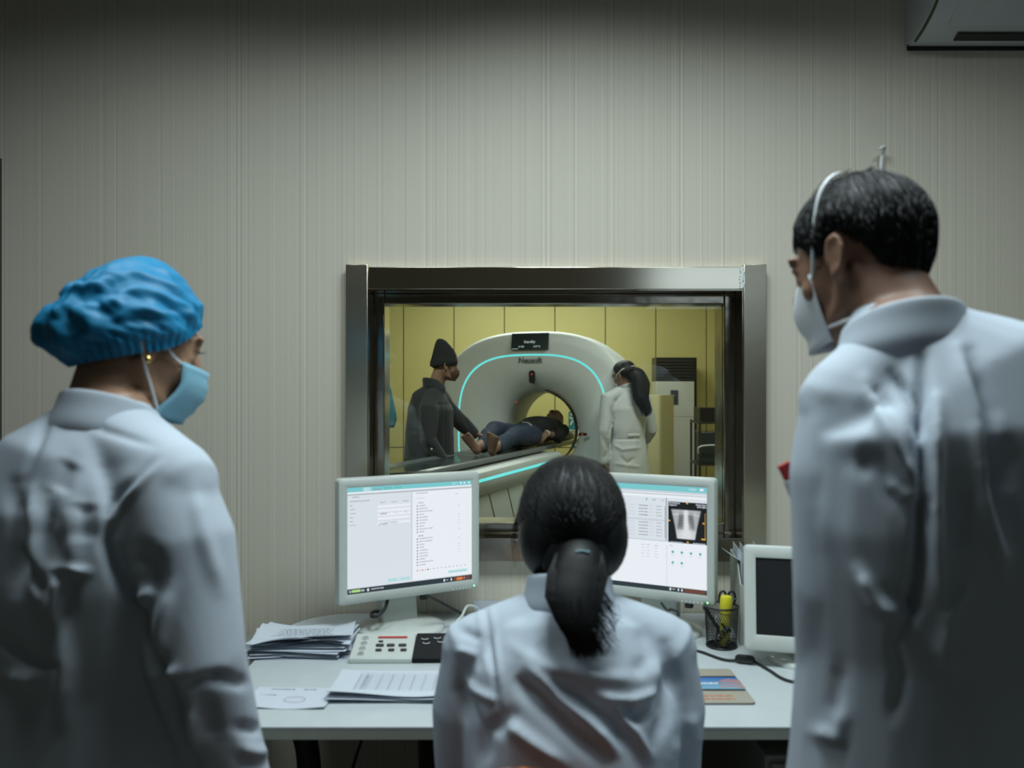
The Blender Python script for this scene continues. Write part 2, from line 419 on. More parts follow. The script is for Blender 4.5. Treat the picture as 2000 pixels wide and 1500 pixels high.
# ------------------------------------------------------------------ split air conditioner, top right
ax0 = P(1771, 0, WD).x
ac = empty('wall_air_conditioner', (ax0, WD, 2.36)); tag(ac, 'white wall mounted air conditioner high in the right corner', 'air conditioner')
prof = [(0, 0), (-.05, -.006), (-.10, .012), (-.15, .040), (-.185, .075), (-.20, .12), (-.20, .25), (-.17, .285), (0, .29)]
MB().prism(prof, .004, .86, axis='x').build('housing', M['ac_white'], ac, bevel=.004)
rim = [(y*1.01, z) for y, z in prof]
MB().prism([(y*.985, .004+z*.975) for y, z in prof], -.004, .004, axis='x').build('end_cap', M['ac_white'], ac, bevel=.002)
q = [V((.0, y, z)) for y, z in prof[1:7]]; q = spline(q, 5)
MB().tube(q, [(.004, .003)]*len(q), side=(1, 0, 0), n=8).build('seam_line', M['ac_line'], ac, smooth=True)
MB().prism([(-.060, -.0095), (-.085, .0), (-.083, .004), (-.062, -.005)], .10, .80, axis='x').build('air_slot', M['black_pl'], ac)
MB().prism([(-.11, .0105), (-.17, .055), (-.172, .058), (-.112, .014)], .06, .82, axis='x').build('louvre', M['ac_white'], ac)
MB().box((.0, -.003, -.012), (.86, 0, .0)).build('shadow_strip', M['black_pl'], ac)  # black strip standing in for the shadow below the unit

# white hook on the wall behind the man's head
hk = empty('wall_hook', P(1716, 328, WD)); tag(hk, 'small white plastic hook on striped wallpaper above the masked man', 'hook')
MB().box((-.009, -.004, -.035), (.009, -.0005, .002)).build('hook_plate', M['white'], hk, bevel=.003)
q = spline([(0, -.004, -.02), (0, -.014, -.005), (.001, -.016, .02), (.004, -.020, .040), (.000, -.034, .050), (-.012, -.040, .044)], 6)
MB().tube(q, [.0055]*len(q), n=8).build('hook_arm', M['white'], hk, smooth=True)

# ------------------------------------------------------------------ desk
DZ = .75
desk = empty('office_desk', (0, 1.94, 0)); tag(desk, 'white laminate desk with rounded corner under the observation window', 'desk')
dx0, dx1, dy0, dy1 = -.605, 1.25, 1.552, 2.322
def quarter(cx, cy, r, a0, a1, n=8): return [(cx+r*math.cos(R(a0+(a1-a0)*i/n)), cy+r*math.sin(R(a0+(a1-a0)*i/n))) for i in range(n+1)]
poly = quarter(dx0+.03, dy0+.03, .03, 180, 270, 4)+[(dx1, dy0), (dx1, dy1)]+quarter(dx0+.17, dy1-.17, .17, 90, 180, 10)
pl = [(x, y-1.94) for x, y in poly]
m = MB().prism(pl, DZ-.003, DZ, M['desk']); m.prism([(x*.9995, y*.999) for x, y in pl], DZ-.024, DZ-.003, M['desk_edge'])
m.build('desk_top', None, desk)
def cleg(x):
    m = MB(); m.box((x-.03, -.32, DZ-.05), (x+.03, .30, DZ-.024)); q = spline([(x, -.05, DZ-.05), (x, -.01, DZ-.14), (x, .08, .45), (x, .10, .06)], 8)
    m.tube(q, [(.03, .022)]*len(q), n=12); m.box((x-.03, -.30, .0), (x+.03, .33, .04)); m.build('leg', M['dark_metal'], desk, bevel=.003)
cleg(-.50); cleg(-.20+.0); cleg(1.15)
ped = empty('drawer_pedestal', (.80, 1.90, 0)); tag(ped, 'grey drawer pedestal under the right side of the desk', 'cabinet')
MB().box((-.30, -.28, .02), (.22, .28, .665)).build('body', M['cabinet'], ped, bevel=.004)
for i in range(3):
    d_ = MB().box((-.29, -.298, .05+i*.205), (.21, -.282, .05+i*.205+.195)).build('drawer', M['cabinet'], ped, bevel=.003)
    MB().box((-.09, -.312, .13+i*.205), (.02, -.299, .145+i*.205)).build('handle', M['dark_metal'], d_)
# low grey cabinet left of the desk
gc = empty('low_cabinet', (P(420, 0, 2.05).x, 2.05, 0)); tag(gc, 'low grey cabinet standing left of the desk behind the capped woman', 'cabinet')
gx1 = P(498, 0, 2.26).x-gc.location.x; zt = P(0, 1243, 2.26).z
MB().box((-.40, -.20, .0), (gx1, .24, zt)).build('body', M['cabinet'], gc, bevel=.004)
for x0_, x1_ in ((-.39, gx1/2-.20), (gx1/2-.19, gx1-.01)):
    dd = MB().box((x0_, -.215, .05), (x1_, -.2005, zt-.02)).build('door', M['cabinet'], gc, bevel=.003)
    MB().box((x1_-.04, -.228, .40), (x1_-.03, -.2155, .50)).build('handle', M['dark_metal'], dd)

# ------------------------------------------------------------------ computer screens
E_white = emat('scr_white', (.80, .87, .93), .84); E_pale = emat('scr_pale', (.72, .78, .84), .80); E_white2 = emat('scr_bright', (.88, .93, .98), .90)
E_cyan = emat('scr_cyan', (.22, .66, .70), .85); E_grey = emat('scr_grey', (.50, .55, .60), .8); E_dark = emat('scr_dark', (.02, .035, .045), .8)
E_ink = emat('scr_ink', (.36, .40, .45), .8); E_navy = emat('scr_navy', (.10, .12, .28), .8); E_or = emat('scr_orange', (.80, .20, .04), .9)
E_gold = emat('scr_gold', (.85, .45, .06), .8); E_green = emat('scr_green', (.42, .72, .26), .9); E_black = emat('scr_black', (.004, .006, .008), .8)
E_brown = emat('scr_brown', (.16, .06, .04), .8); E_teal = emat('scr_teal', (.15, .50, .50), .8); E_pink = emat('scr_pink', (.75, .3, .35), .8)
E_lc = emat('scr_lightcyan', (.50, .80, .84), .85)
def ui(mb, w_, h_, y, els):
    for i, (x0_, y0_, x1_, y1_, mt) in enumerate(els):
        yy = y-.00012*(i+1) if len(els) < 12 else y-.00025-.0000008*i
        a = (-w_/2+x0_*w_, h_/2-y1_*h_); b = (-w_/2+x1_*w_, h_/2-y0_*h_)
        mb.add([(a[0], yy, a[1]), (b[0], yy, a[1]), (b[0], yy, b[1]), (a[0], yy, b[1])], [(0, 1, 2, 3)], mt)
def word(els, x, y, wd, h, mt):
    xx = x
    while xx < x+wd:
        l = random.uniform(.006, .02); els.append((xx, y+random.uniform(-.1, .1)*h, min(xx+l, x+wd), y+h*random.uniform(.8, 1), mt)); xx += l+random.uniform(.001, .004)
def ui_left():
    e_ = [(0, 0, 1, .045, E_cyan), (0, .045, 1, .062, E_white2), (0, .062, 1, .075, E_grey), (0, .075, 1, .955, E_white), (.505, .08, 1, .94, E_white2), (.495, .08, .505, .94, E_pale), (0, .95, 1, 1, E_dark)]
    base = list(e_)
    e_ = []
    word(e_, .15+.05, .022, .06, .012, E_ink); word(e_, .28, .018, .06, .012, E_teal); word(e_, .36, .018, .06, .012, E_teal)
    e_.append((.12, .004, .18, .045, E_lc)); word(e_, .135, .02, .03, .012, E_white2)
    for x in (.90, .93, .97): e_.append((x, .012, x+.012, .03, E_white2))
    word(e_, .83, .012, .05, .01, E_lc); word(e_, .83, .026, .03, .008, E_lc)
    word(e_, .04, .088, .05, .010, E_ink); word(e_, .02, .125, .15, .012, E_grey)
    for i in range(6): word(e_, .02, .165+i*.037, .045 if i in (1, 2, 5) else .025, .010, E_grey)
    for x in (.25, .34, .43): word(e_, x, .155, .04, .010, E_grey)
    for i, yy in enumerate((.185, .225, .262, .30, .345)):
        e_.append((.23, yy, .485, yy+.026, E_white2)); e_.append((.23, yy+.026, .485, yy+.0285, E_pale))
    word(e_, .235, .26, .09, .014, E_ink); word(e_, .36, .262, .03, .008, E_grey); word(e_, .44, .262, .02, .008, E_grey); word(e_, .24, .352, .15, .010, E_grey); word(e_, .24, .362, .07, .010, E_ink)
    word(e_, .535, .09, .09, .011, E_grey); word(e_, .86, .12, .02, .008, E_grey); word(e_, .535, .14, .07, .009, E_pale)
    word(e_, .55, .185, .045, .010, E_grey)
    for j, (y0_, n_) in enumerate(((.213, 10), (.535, 10))):
        if j: word(e_, .55, .508, .045, .010, E_ink)
        for i in range(n_):
            yy = y0_+i*.0285; e_.append((.54, yy, .549, yy+.012, E_navy)); word(e_, .56, yy, random.choice((.04, .07, .11, .05)), .010, E_grey)
            e_.append((.96, yy, .965, yy+.008, E_pale))
            if random.random() < .4: word(e_, .88, yy, .02, .008, E_pale)
    for i, mt in enumerate((E_pink, E_pale, E_or, E_pale, E_navy, E_pale)): e_.append((.54+i*.021, .842, .551+i*.021, .855, mt))
    for i in range(9): word(e_, .67+i*.033, .842, .015, .009, E_grey)
    e_.append((.31, .895, .485, .925, E_lc)); word(e_, .38, .905, .03, .01, E_white2); e_.append((.80, .885, .96, .91, E_lc))
    e_ += [(.015, .963, .03, .985, E_grey), (.035, .96, .10, .985, E_green), (.105, .964, .13, .984, E_grey), (.15, .962, .165, .988, E_white), (.76, .962, .772, .988, E_white), (.82, .962, .83, .988, E_white), (.845, .955, .985, .995, E_brown), (.87, .962, .92, .990, E_or)]
    word(e_, .18, .966, .10, .014, E_grey); word(e_, .78, .97, .02, .01, E_grey); word(e_, .93, .968, .05, .014, E_grey)
    return base, e_
def ui_right():
    base = [(0, 0, 1, .055, E_cyan), (0, .055, 1, .075, E_pale), (0, .075, 1, .12, E_white2), (0, .085, 1, .092, E_grey), (0, .12, .70, .53, E_white), (.70, .12, .712, .53, E_grey), (0, .53, 1, .955, E_white2), (.72, .15, 1, .535, E_black), (0, .955, 1, 1, E_dark), (.707, .57, .711, .955, E_pale)]
    e_ = []
    word(e_, .87, .018, .05, .018, E_lc); e_.append((.95, .015, .975, .035, E_white2)); e_.append((.555, .13, .563, .155, E_teal)); word(e_, .60, .14, .03, .01, E_grey); word(e_, .67, .14, .02, .01, E_grey)
    for blk, y0_ in ((0, .20), (1, .36)):
        for i in range(4 if blk == 0 else 5):
            yy = y0_+i*.030
            for x, wd, mt in ((.03, .06, E_grey), (.12, .06, E_grey), (.22, .06, E_pale), (.33, .07, E_grey), (.42, .05, E_pale), (.50, .07, E_ink), (.58, .03, E_pale), (.63, .045, E_grey)): word(e_, x, yy, wd, .010, mt)
    e_ += [(.0, .325, .70, .345, E_pale), (0, .528, .70, .532, E_ink), (.695, .20, .70, .50, E_ink)]
    for i in range(5):
        for x in (.35, .52, .56, .62): word(e_, x, .575+i*.028, .025, .008, E_pale if i else E_grey)
    for i in range(4):
        for x in (.10, .2): word(e_, x, .575+i*.028, .025, .008, E_pale)
    # radiograph captions, markers, ruler
    word(e_, .725, .155, .08, .016, E_grey); word(e_, .725, .175, .06, .016, E_grey); word(e_, .92, .160, .075, .016, E_grey); word(e_, .93, .180, .065, .016, E_grey)
    for x, y in ((.858, .158), (.728, .33), (.975, .335), (.862, .522)): e_.append((x-.007, y-.007, x+.007, y+.007, E_gold))
    e_ += [(.985, .24, .988, .48, E_gold), (.96, .475, .99, .49, E_gold)]
    word(e_, .73, .525, .10, .014, E_grey); word(e_, .90, .522, .09, .014, E_grey); word(e_, .73, .56, .02, .01, E_grey)
    for r_ in range(2):
        for i in range(4 if r_ == 0 else 2):
            x = .745+i*.066; y = .615+r_*.10; e_.append((x, y, x+.018, y+.016, E_teal)); e_.append((x+.004, y-.004, x+.012, y+.022, E_teal)); word(e_, x, y+.035, .02, .007, E_pale)
    for i in range(1, 8): e_.append((.29+.0*i, .0, .29, .0, E_pale)) if False else None
    e_ += [(.73, .964, .742, .988, E_white), (.79, .964, .80, .988, E_white), (.815, .964, .826, .988, E_white), (.835, .958, .99, .996, E_brown), (.85, .964, .91, .990, E_or)]
    word(e_, .75, .97, .025, .01, E_grey); word(e_, .925, .968, .055, .016, E_grey)
    return base, e_

def monitor(root, W_, H_, bz, uis, off, led=True, tilt=0, xray=False, hz=.0):
    T = Matrix.Translation(off) @ Matrix.Rotation(tilt, 4, 'X')
    sw, sh = W_-2*bz[0], H_-bz[1]-bz[2]; zc = (bz[2]-bz[1])/2
    # bezel built as a ring of four sloping sides plus a moulded back
    o_ = [(-W_/2, -H_/2), (W_/2, -H_/2), (W_/2, H_/2), (-W_/2, H_/2)]; i_ = [(-sw/2, zc-sh/2), (sw/2, zc-sh/2), (sw/2, zc+sh/2), (-sw/2, zc+sh/2)]
    def rr(p, y, ins=0):
        r_ = rrect(p[0][0]+ins, p[0][1]+ins, p[2][0]-ins, p[2][1]-ins, max(.001, (.010 if p is o_ else .001)), 4); return [V((x, y, z)) for x, z in r_]
    rows = [rr(i_, .006), rr(i_, -.001), rr(i_, -.0025, -.003), rr(o_, -.003, .006), rr(o_, 0, .0015), rr(o_, .006), rr(o_, .030), rr(o_, .040, .012), rr(o_, .058, .05), rr(o_, .062, .09)]
    MB().grid(rows, None, True, False, True).xf(T).build('housing', M['white_pl'], root, smooth=True, angle=35)
    mb = MB(); mb.add([(-sw/2, .003, zc-sh/2), (sw/2, .003, zc-sh/2), (sw/2, .003, zc+sh/2), (-sw/2, .003, zc+sh/2)], [(0, 1, 2, 3)], uis[2] if len(uis) > 2 else E_white)
    base, els = uis[0], uis[1]
    mb2 = MB()
    for i, el in enumerate(base): ui(mb, sw, sh, .003-.0002*i, [el])
    nb = .003-.0002*len(base)-.0002
    if els: 
        for i, el in enumerate(els): ui(mb, sw, sh, nb-(i % 7)*.00002, [el])
    mb.v = [(x, y, z+zc if k >= 4 else z) for k, (x, y, z) in enumerate(mb.v)]
    scn = mb.xf(T).build('screen', None, root)
    if xray:
        n = 72; X0, X1, Z0, Z1 = -sw/2+.735*sw, -sw/2+.965*sw, zc+sh/2-.50*sh, zc+sh/2-.215*sh
        vs_, cols = [], []
        for j in range(n):
            for i in range(n):
                u, v = i/(n-1)*2-1, j/(n-1)*2-1     # v +1 = top
                half = .60+.40*((v+1)/2)**1.2
                vs_.append((X0+(X1-X0)*(u*half+1)/2, nb-.0005, Z0+(Z1-Z0)*(v+1)/2))
                g = .62+.12*math.cos(u*2)
                x = u*half
                spine = math.exp(-(x/.11)**2)
                for s_ in (-1, 1):
                    cx = s_*(.34-.06*(v+.1)); wd = .19+.03*(0-v); lu = math.exp(-abs((x-cx)/wd)**4)*(1/(1+math.exp(-(v+.28+.25*abs(x)*0)*14)))*(1/(1+math.exp((v-.74)*12)))
                    g -= .42*lu*(1-.15*math.sin(v*38+abs(x)*9))
                    g += .08*math.exp(-((v-.74+.15*abs(x))/.05)**2)
                g += .30*spine
                if v < -.35: g += .22*(1/(1+math.exp((v+.38)*12)))
                g += .22*math.exp(-(((x-.16)/.22)**2+((v+.12)/.30)**2))
                edge = min(1, (1-abs(u))*9)*min(1, (1-abs(v))*12); g = max(.02, min(.95, g))*edge*.9
                cols.append((g**1.3*.92, g**1.3*.97, g**1.3, 1))
        fs_ = [(j*n+i, j*n+i+1, (j+1)*n+i+1, (j+1)*n+i) for j in range(n-1) for i in range(n-1)]
        mx_ = bpy.data.materials.new('radiograph'); mx_.use_nodes = True; nt = mx_.node_tree; b = nt.nodes['Principled BSDF']; b.inputs['Base Color'].default_value = (0, 0, 0, 1)
        at = nt.nodes.new('ShaderNodeAttribute'); at.attribute_name = 'Col'; nt.links.new(at.outputs[0], b.inputs['Emission Color']); b.inputs['Emission Strength'].default_value = .9
        g_ = MB().add(vs_, fs_, mx_).xf(T); me = g_.mesh('radiograph'); ca = me.color_attributes.new('Col', 'FLOAT_COLOR', 'POINT'); ca.data.foreach_set('color', np.array(cols).ravel())
        link('radiograph', me, scn)
    if led:
        MB().ell((W_/2-.018, -.0035, -H_/2+bz[2]*.35), (.0022, .0012, .0022), n=8, k=6).xf(T).build('power_light', M['green_led'], root)
        b_ = MB()
        for i in range(6): b_.box((W_/2-.085+i*.010, -.0045, -H_/2+.004), (W_/2-.079+i*.010, -.002, -H_/2+.008))
        b_.xf(T).build('buttons', M['white_pl'], root)
    return T
def stand(root, rad, zc, ny):
    MB().lathe([(rad, 0), (rad*1.0, .006), (rad*.97, .011), (rad*.80, .016), (rad*.55, .020), (rad*.3, .022), (.001, .022)], (0, 0, .0005), n=48).build('base', M['white_gl'], root, smooth=True, angle=50)
    rows = [rrect(-.052, -.014+.018, .052, .022+.018, .008), ]
    m = MB(); pr = lambda y, s_: [(x*s_, yy+y) for x, yy in rows[0]]
    rr_ = [[V((x, y, .018)) for x, y in pr(0, 1)], [V((x, y, zc*.5)) for x, y in pr(.004, .97)], [V((x, y, zc)) for x, y in pr(ny, .95)]]
    m.grid(rr_, None, True, True, True).build('neck', M['white_pl'], root, smooth=True, angle=40)
mon1 = empty('computer_monitor', (-.296, 2.178, DZ), math.atan2(.19, .347))
tag(mon1, 'left lit computer monitor showing a patient form under a cyan bar', 'computer monitor')
monitor(mon1, .396, .32, (.023, .023, .026), ui_left(), (.018, -.036, .25)); stand(mon1, .116, .14, 0)
mon2 = empty('computer_monitor', (.385, 2.165, DZ), math.atan2(-.18, .353))
tag(mon2, 'lit computer monitor showing a chest radiograph beside the pencil cup', 'computer monitor')
monitor(mon2, .396, .32, (.020, .023, .026), ui_right(), (-.035, -.052, .253), xray=True); stand(mon2, .116, .14, 0)
for o, x in ((mon1, .0), (mon2, .02)):
    MB().box((x+.055, -.012, .070), (x+.075, .006, .102)).build('plug', M['rubber'], o, bevel=.003)
mon3 = empty('computer_monitor', (.695, 1.93, DZ), R(-14))
tag(mon3, 'small white monitor with blank black screen beside the tall man', 'computer monitor')
monitor(mon3, .33, .240, (.027, .030, .036), ([], [], M['black_pl']), (.02, -.055, .155), led=False, tilt=R(-14)); stand(mon3, .09, .11, 0)
MB().box((-.14+.29, -.069+.0, .040), (-.125+.29, -.067, .043)).build('badge', M['ink'], mon3)

# cables
tag(cable('monitor_cable', [P(835, 1163, 2.10), P(852, 1172, 2.13), P(875, 1184, 2.16), P(905, 1200, 2.19), P(960, 1222, 2.20)], .0042, M['rubber']), 'black cable running from the left monitor to behind the seated woman', 'cable')
tag(cable('monitor_cable', [P(757, 1170, 2.17), P(752, 1188, 2.12), P(738, 1202, 2.09), P(726, 1204, 2.10), P(728, 1196, 2.14), P(742, 1194, 2.2)], .0046, M['rubber']), 'black cable looping over the left monitor stand', 'cable')
c_ = cable('monitor_cable', [P(1292, 1178, 2.10), P(1303, 1192, 2.06), P(1318, 1206, 2.05), P(1324, 1196, 2.07), P(1310, 1190, 2.08), P(1303, 1200, 2.06), P(1326, 1214, 2.03), V((P(1337, 1240, 2.02).x, 2.02, DZ+.005)), V((P(1375, 1275, 1.97).x, 1.97, DZ+.004)), V((P(1415, 1290, 1.92).x, 1.92, DZ+.004)), V((P(1450, 1294, 1.91).x, 1.91, DZ+.006)), V((P(1475, 1297, 1.90).x, 1.90, DZ+.005)), V((P(1500, 1310, 1.855).x, 1.855, DZ+.004)), V((P(1545, 1335, 1.78).x, 1.78, DZ+.004)), V((P(1640, 1350, 1.76).x, 1.76, DZ+.004))], .0032, M['rubber'])
tag(c_, 'black cable with ferrite bead trailing across the right of the desk', 'cable')
fb = P(1455, 1293, 1.905)
MB().tube([V((fb.x-.012, 1.908, DZ+.0105)), V((fb.x+.012, 1.900, DZ+.0105))], [.0105, .0105], n=8).build('ferrite_bead', M['black_pl'], c_, smooth=True, angle=30)
tag(cable('mouse_cable', [V((.40, 1.98, DZ+.003)), V((.395, 1.93, DZ+.004)), V((.372, 1.86, DZ+.003)), V((.35, 1.84, DZ+.003))], .002, M['rubber']), 'thin black mouse cable beside the seated woman\'s shoulder', 'cable')
tag(cable('white_cable', [V((-.145, 1.985, DZ+.035)), V((-.17+.03, 2.01, DZ+.06)), V((-.125, 2.05, DZ+.07)), V((-.115, 2.12, DZ+.075)), V((-.09, 2.15, DZ+.06)), V((-.07, 2.18, DZ+.01))], .0035, M['white_pl']), 'thin white cable rising from the control box to the stand', 'cable')
tag(cable('hanging_cable', [V((-.335, 2.06, DZ-.024)), V((-.334, 2.06, DZ-.07)), V((-.336, 2.06, DZ-.14)), V((-.37, 2.08, DZ-.22)), V((-.42, 2.1, .35)), V((-.43, 2.12, .05)), V((-.43, 2.15, .006))], .004, M['rubber']), 'black cable hanging down below the desk top', 'cable')

# ------------------------------------------------------------------ papers
def sheet(w_, d_, M_, name, parent=None, curl=.0, seed=0, mt=None, z0=0, n=14):
    rows = []
    for j in range(n+1):
        v = j/n-.5
        rows.append([V(((i/n-.5)*w_, v*d_, z0+.0006+curl*(max(0, -v*2))**2*(.5+.5*math.sin(i/n*5+seed))+curl*.5*(abs(i/n-.5)*2)**3*(.5+.5*math.cos(seed*3+v*4)))) for i in range(n+1)])
    m_ = MB(); m_.grid(rows); m_.grid([[p+V((0, 0, -.0005)) for p in r][::-1] for r in rows])
    m_.xf(M_); return m_.build(name, mt or M['paperw'], parent, smooth=True)
def papers_at(px, py): 
    D = (CAM_Z-DZ)*FPX/(py-750); return V(((px-1000)/FPX*D, D, DZ))
c1 = papers_at(592, 1264)
for i in range(13):
    rz = random.uniform(-.16, .16) if i < 12 else .05
    s_ = empty('paper_sheet', c1+V((random.uniform(-.008, .008), random.uniform(-.008, .008), .0008+i*.0024)), rz+R(3))
    sheet(.235, .165, Matrix.Identity(4), 'page', s_, curl=.008+.0012*i if i > 9 else .0015, seed=i)
    if i == 12:
        m_ = MB()
        for r_ in range(5):
            x = -.09
            while x < .06: l = random.uniform(.004, .012); m_.box((x, .05-r_*.012, .0022), (x+l, .0525-r_*.012, .0026)); x += l+.003
        m_.build('print', M['ink_faint'], s_)
    lab = 'white paper sheet within the ruffled paper stack left of the monitor stand' if i < 12 else 'printed white sheet lying topmost on the ruffled paper stack'
    tag(s_, lab, 'paper', 'sheets in the ruffled paper stack')
bw = empty('blue_folder', c1+V((.01, -.0, .0005)), R(2)); bw.location.z = DZ+.0003; MB().box((-.112, -.092, 0), (.112, .05, .0006)).build('cover', M['seam'], bw); tag(bw, 'thin dark folder at the bottom of the ruffled paper stack', 'folder')
c2 = papers_at(568, 1364)
s_ = empty('paper_sheet', c2+V((0, 0, .0002)), R(-2)); sheet(.17, .115, Matrix.Identity(4), 'page', s_, curl=.006, seed=2)
m_ = MB()
for x0_, x1_, z in ((-.055, -.01, .044), (.015, .04, .044), (-.075, -.04, .012)):
    x = x0_
    while x < x1_: l = random.uniform(.003, .008); m_.box((x, z, .0018), (x+l, z+.003, .0021)); x += l+.002
m_.build('print', M['ink_faint'], s_)
m_ = MB(); q = [V((.012+.022*math.cos(t*.2618), -.012+.014*math.sin(t*.2618), .0030)) for t in range(25)]; m_.tube(q, [.0006]*25, n=5, cap=False); m_.build('stamp', M['stamp'], s_)
tag(s_, 'single sheet with faint round stamp near the desk front edge', 'paper')
c3 = papers_at(768, 1346)
for i in range(9):
    s_ = empty('paper_sheet', c3+V((random.uniform(-.005, .005), random.uniform(-.005, .005), .0004+i*.0016)), R(-1)+random.uniform(-.05, .05)*(i < 8))
    sheet(.245, .15, Matrix.Identity(4), 'page', s_, curl=.001+.0009*i, seed=1)
    if i == 8:
        m_ = MB()
        for k in range(9):
            x = -.075+k*.0235; m_.box((x, -.045, .0055), (x+.0009, .045, .0058))
        for k in range(11): m_.box((-.075, -.045+k*.009, .0055), (.113, -.0445+k*.009, .0058))
        for k in range(10): m_.box((-.063, -.040+k*.009, .0055), (-.056, -.0375+k*.009, .0058))
        m_.build('printed_grid', M['ink_faint'], s_)
    tag(s_, 'white sheet in the form pile in front of the control box' if i < 8 else 'form printed with a ruled grid lying on top of its pile', 'paper', 'sheets in the form pile')

# ------------------------------------------------------------------ scanner control box
cb = empty('control_box', papers_at(783, 1280), R(1)); tag(cb, 'white and black scan control box with red bar and buttons', 'control box')
T = Matrix.Rotation(R(14), 4, 'X')
zz = .022
MB().prism([(-.058, 0), (.058, 0), (.058, .036), (-.058, .012)], -.115, .032, axis='x').build('housing', M['white_pl'], cb, bevel=.003)
MB().prism([(-.058, 0), (.058, 0), (.058, .036), (-.058, .012)], .033, .135, axis='x').build('dark_panel', mat('matt_black', (.008, .009, .010), .6, spec=.2), cb, bevel=.002)
Tp = Matrix.Translation((0, 0, .0245)) @ Matrix.Rotation(math.atan2(.024, .116), 4, 'X')
MB().prism(rrect(-.060, .033, .012, .040, .0034), -.001, .0015).xf(Tp).build('red_bar', M['red'], cb)
for r_, (y, xs, w_, h_) in enumerate(((.016, (-.05,), .011, .004), (-.002, (-.050, -.024, .004), .019, .009), (-.024, (-.050, -.020, .009), .015, .008))):
    for x in xs: MB().prism(rrect(x-w_/2, y-h_/2, x+w_/2, y+h_/2, h_*.4), -.001, .003).xf(Tp).build('button', M['black_pl'], cb)
for i in range(4): MB().lathe([(.009, 0), (.009, .001), (.0075, .001), (.0075, 0)], (-.09, .035-i*.024, 0), n=16).xf(Tp).build('embossed_icon', M['white_pl'], cb)
for x, y in ((.055, .030), (.085, .034), (.11, .036), (.095, .016), (.12, .02), (.06, .010)):
    q = [V((x+.008*math.cos(R(t)), y+.005*math.sin(R(t)), .001)) for t in range(180, 361, 20)]; MB().tube(q, [.0009]*len(q), n=6).xf(Tp).build('white_mark', M['white'], cb)

# ------------------------------------------------------------------ pencil cup and contents
cup_c = papers_at(1409, 1262); CX, CY = cup_c.x, cup_c.y
cup = empty('pencil_cup', (CX, CY, DZ)); tag(cup, 'black wire mesh pencil cup holding pens on the desk', 'pencil cup')
r0, r1, hc = .036, .0405, .100
m_ = MB()
nn = 40
for s_ in (-1, 1):
    for j in range(nn):
        q = []
        for i in range(9):
            z = .003+(hc-.003)*i/8; th = 2*math.pi*(j/nn)+s_*z*11; r = r0+(r1-r0)*z/hc; q.append(V((r*math.cos(th), r*math.sin(th), z)))
        m_.tube(q, [.00055]*9, n=3, cap=False)
m_.build('wire_mesh', M['black_pl'], cup)
for z, r, name in ((hc, r1, 'rim'), (.003, r0, 'bottom_ring')):
    q = [V((r*math.cos(t*math.pi/20), r*math.sin(t*math.pi/20), z)) for t in range(41)]; MB().tube(q, [.0026]*41, n=8, cap=False).build(name, M['black_pl'], cup, smooth=True)
MB().lathe([(r0, 0), (r0, .0015)], (0, 0, 0), n=32).build('bottom', M['black_pl'], cup)
mk = empty('yellow_marker', (CX+.006, CY-.004, DZ+.003)); mk.rotation_euler = (R(2), R(2), 0); tag(mk, 'thick yellow highlighter standing in the mesh pencil cup', 'marker')
MB().lathe([(.0105, 0), (.0125, .004), (.0130, .07), (.0130, .09)], (0, 0, 0), n=20).build('barrel', mat('marker_barrel', (.45, .42, .06), .5), mk, smooth=True, angle=40)
MB().lathe([(.0145, .082), (.0150, .084), (.0148, .118), (.0125, .123), (.001, .124)], (0, 0, 0), n=24).build('cap', M['yel'], mk, smooth=True, angle=40)
MB().box((-.008, -.0138, .04), (.004, -.0125, .052)).build('printed_label', M['ink'], mk)
def stick(name, px, py, lab, cat, r, mt, base=(0, 0)):
    top = P(px, py, CY); a = V((CX+base[0], CY+base[1], DZ+.004)); o = MB().tube([a, a.lerp(top, .5), top], [r, r, r], n=10).build(name, mt, smooth=True); tag(o, lab, cat); return o
stick('black_pen', 1376, 1186, 'black pen leaning left out of the mesh cup', 'pen', .0052, M['black_pl'], (.018, .006))
stick('silver_pen', 1398, 1205, 'slim grey pen inside the mesh cup', 'pen', .0035, mat('pen_grey', (.35, .38, .4), .4), (-.012, .012))
# scissors with looped black handles
sz = empty('scissors', (CX+.018, CY+.014, DZ+.004)); tag(sz, 'black handled scissors standing at the back of the mesh cup', 'scissors')
MB().prism([(-.004, 0), (.003, 0), (.005, .075), (-.006, .075)], -.001, .001, axis='y').build('blade', M['steel'], sz)
for s_ in (-1, 1):
    q = [V((s_*.011+.009*math.cos(R(t)), .0, .112+.017*math.sin(R(t)))) for t in range(0, 361, 24)]; MB().tube(q, [.003]*len(q), n=8, cap=False).tube([V((0, 0, .07)), V((s_*.009, 0, .096))], [.003, .003], n=8).build('handle', M['black_pl'], sz, smooth=True)
clp = MB()
for i in range(7):
    th = random.random()*6.28; c = V((CX+random.uniform(-.018, .014), CY-.02+random.uniform(-.004, .014), DZ+.012+i*.007)); q = [c+V((.009*math.cos(t*.63+th), .004*math.sin(t), .009*math.sin(t*.63))) for t in range(9)]
    o = MB().tube(q, [.0016]*9, n=6).build('binder_clip', M['black_pl'], smooth=True); tag(o, 'small black clip lying inside the mesh pencil cup', 'clip', 'clips in the pencil cup')

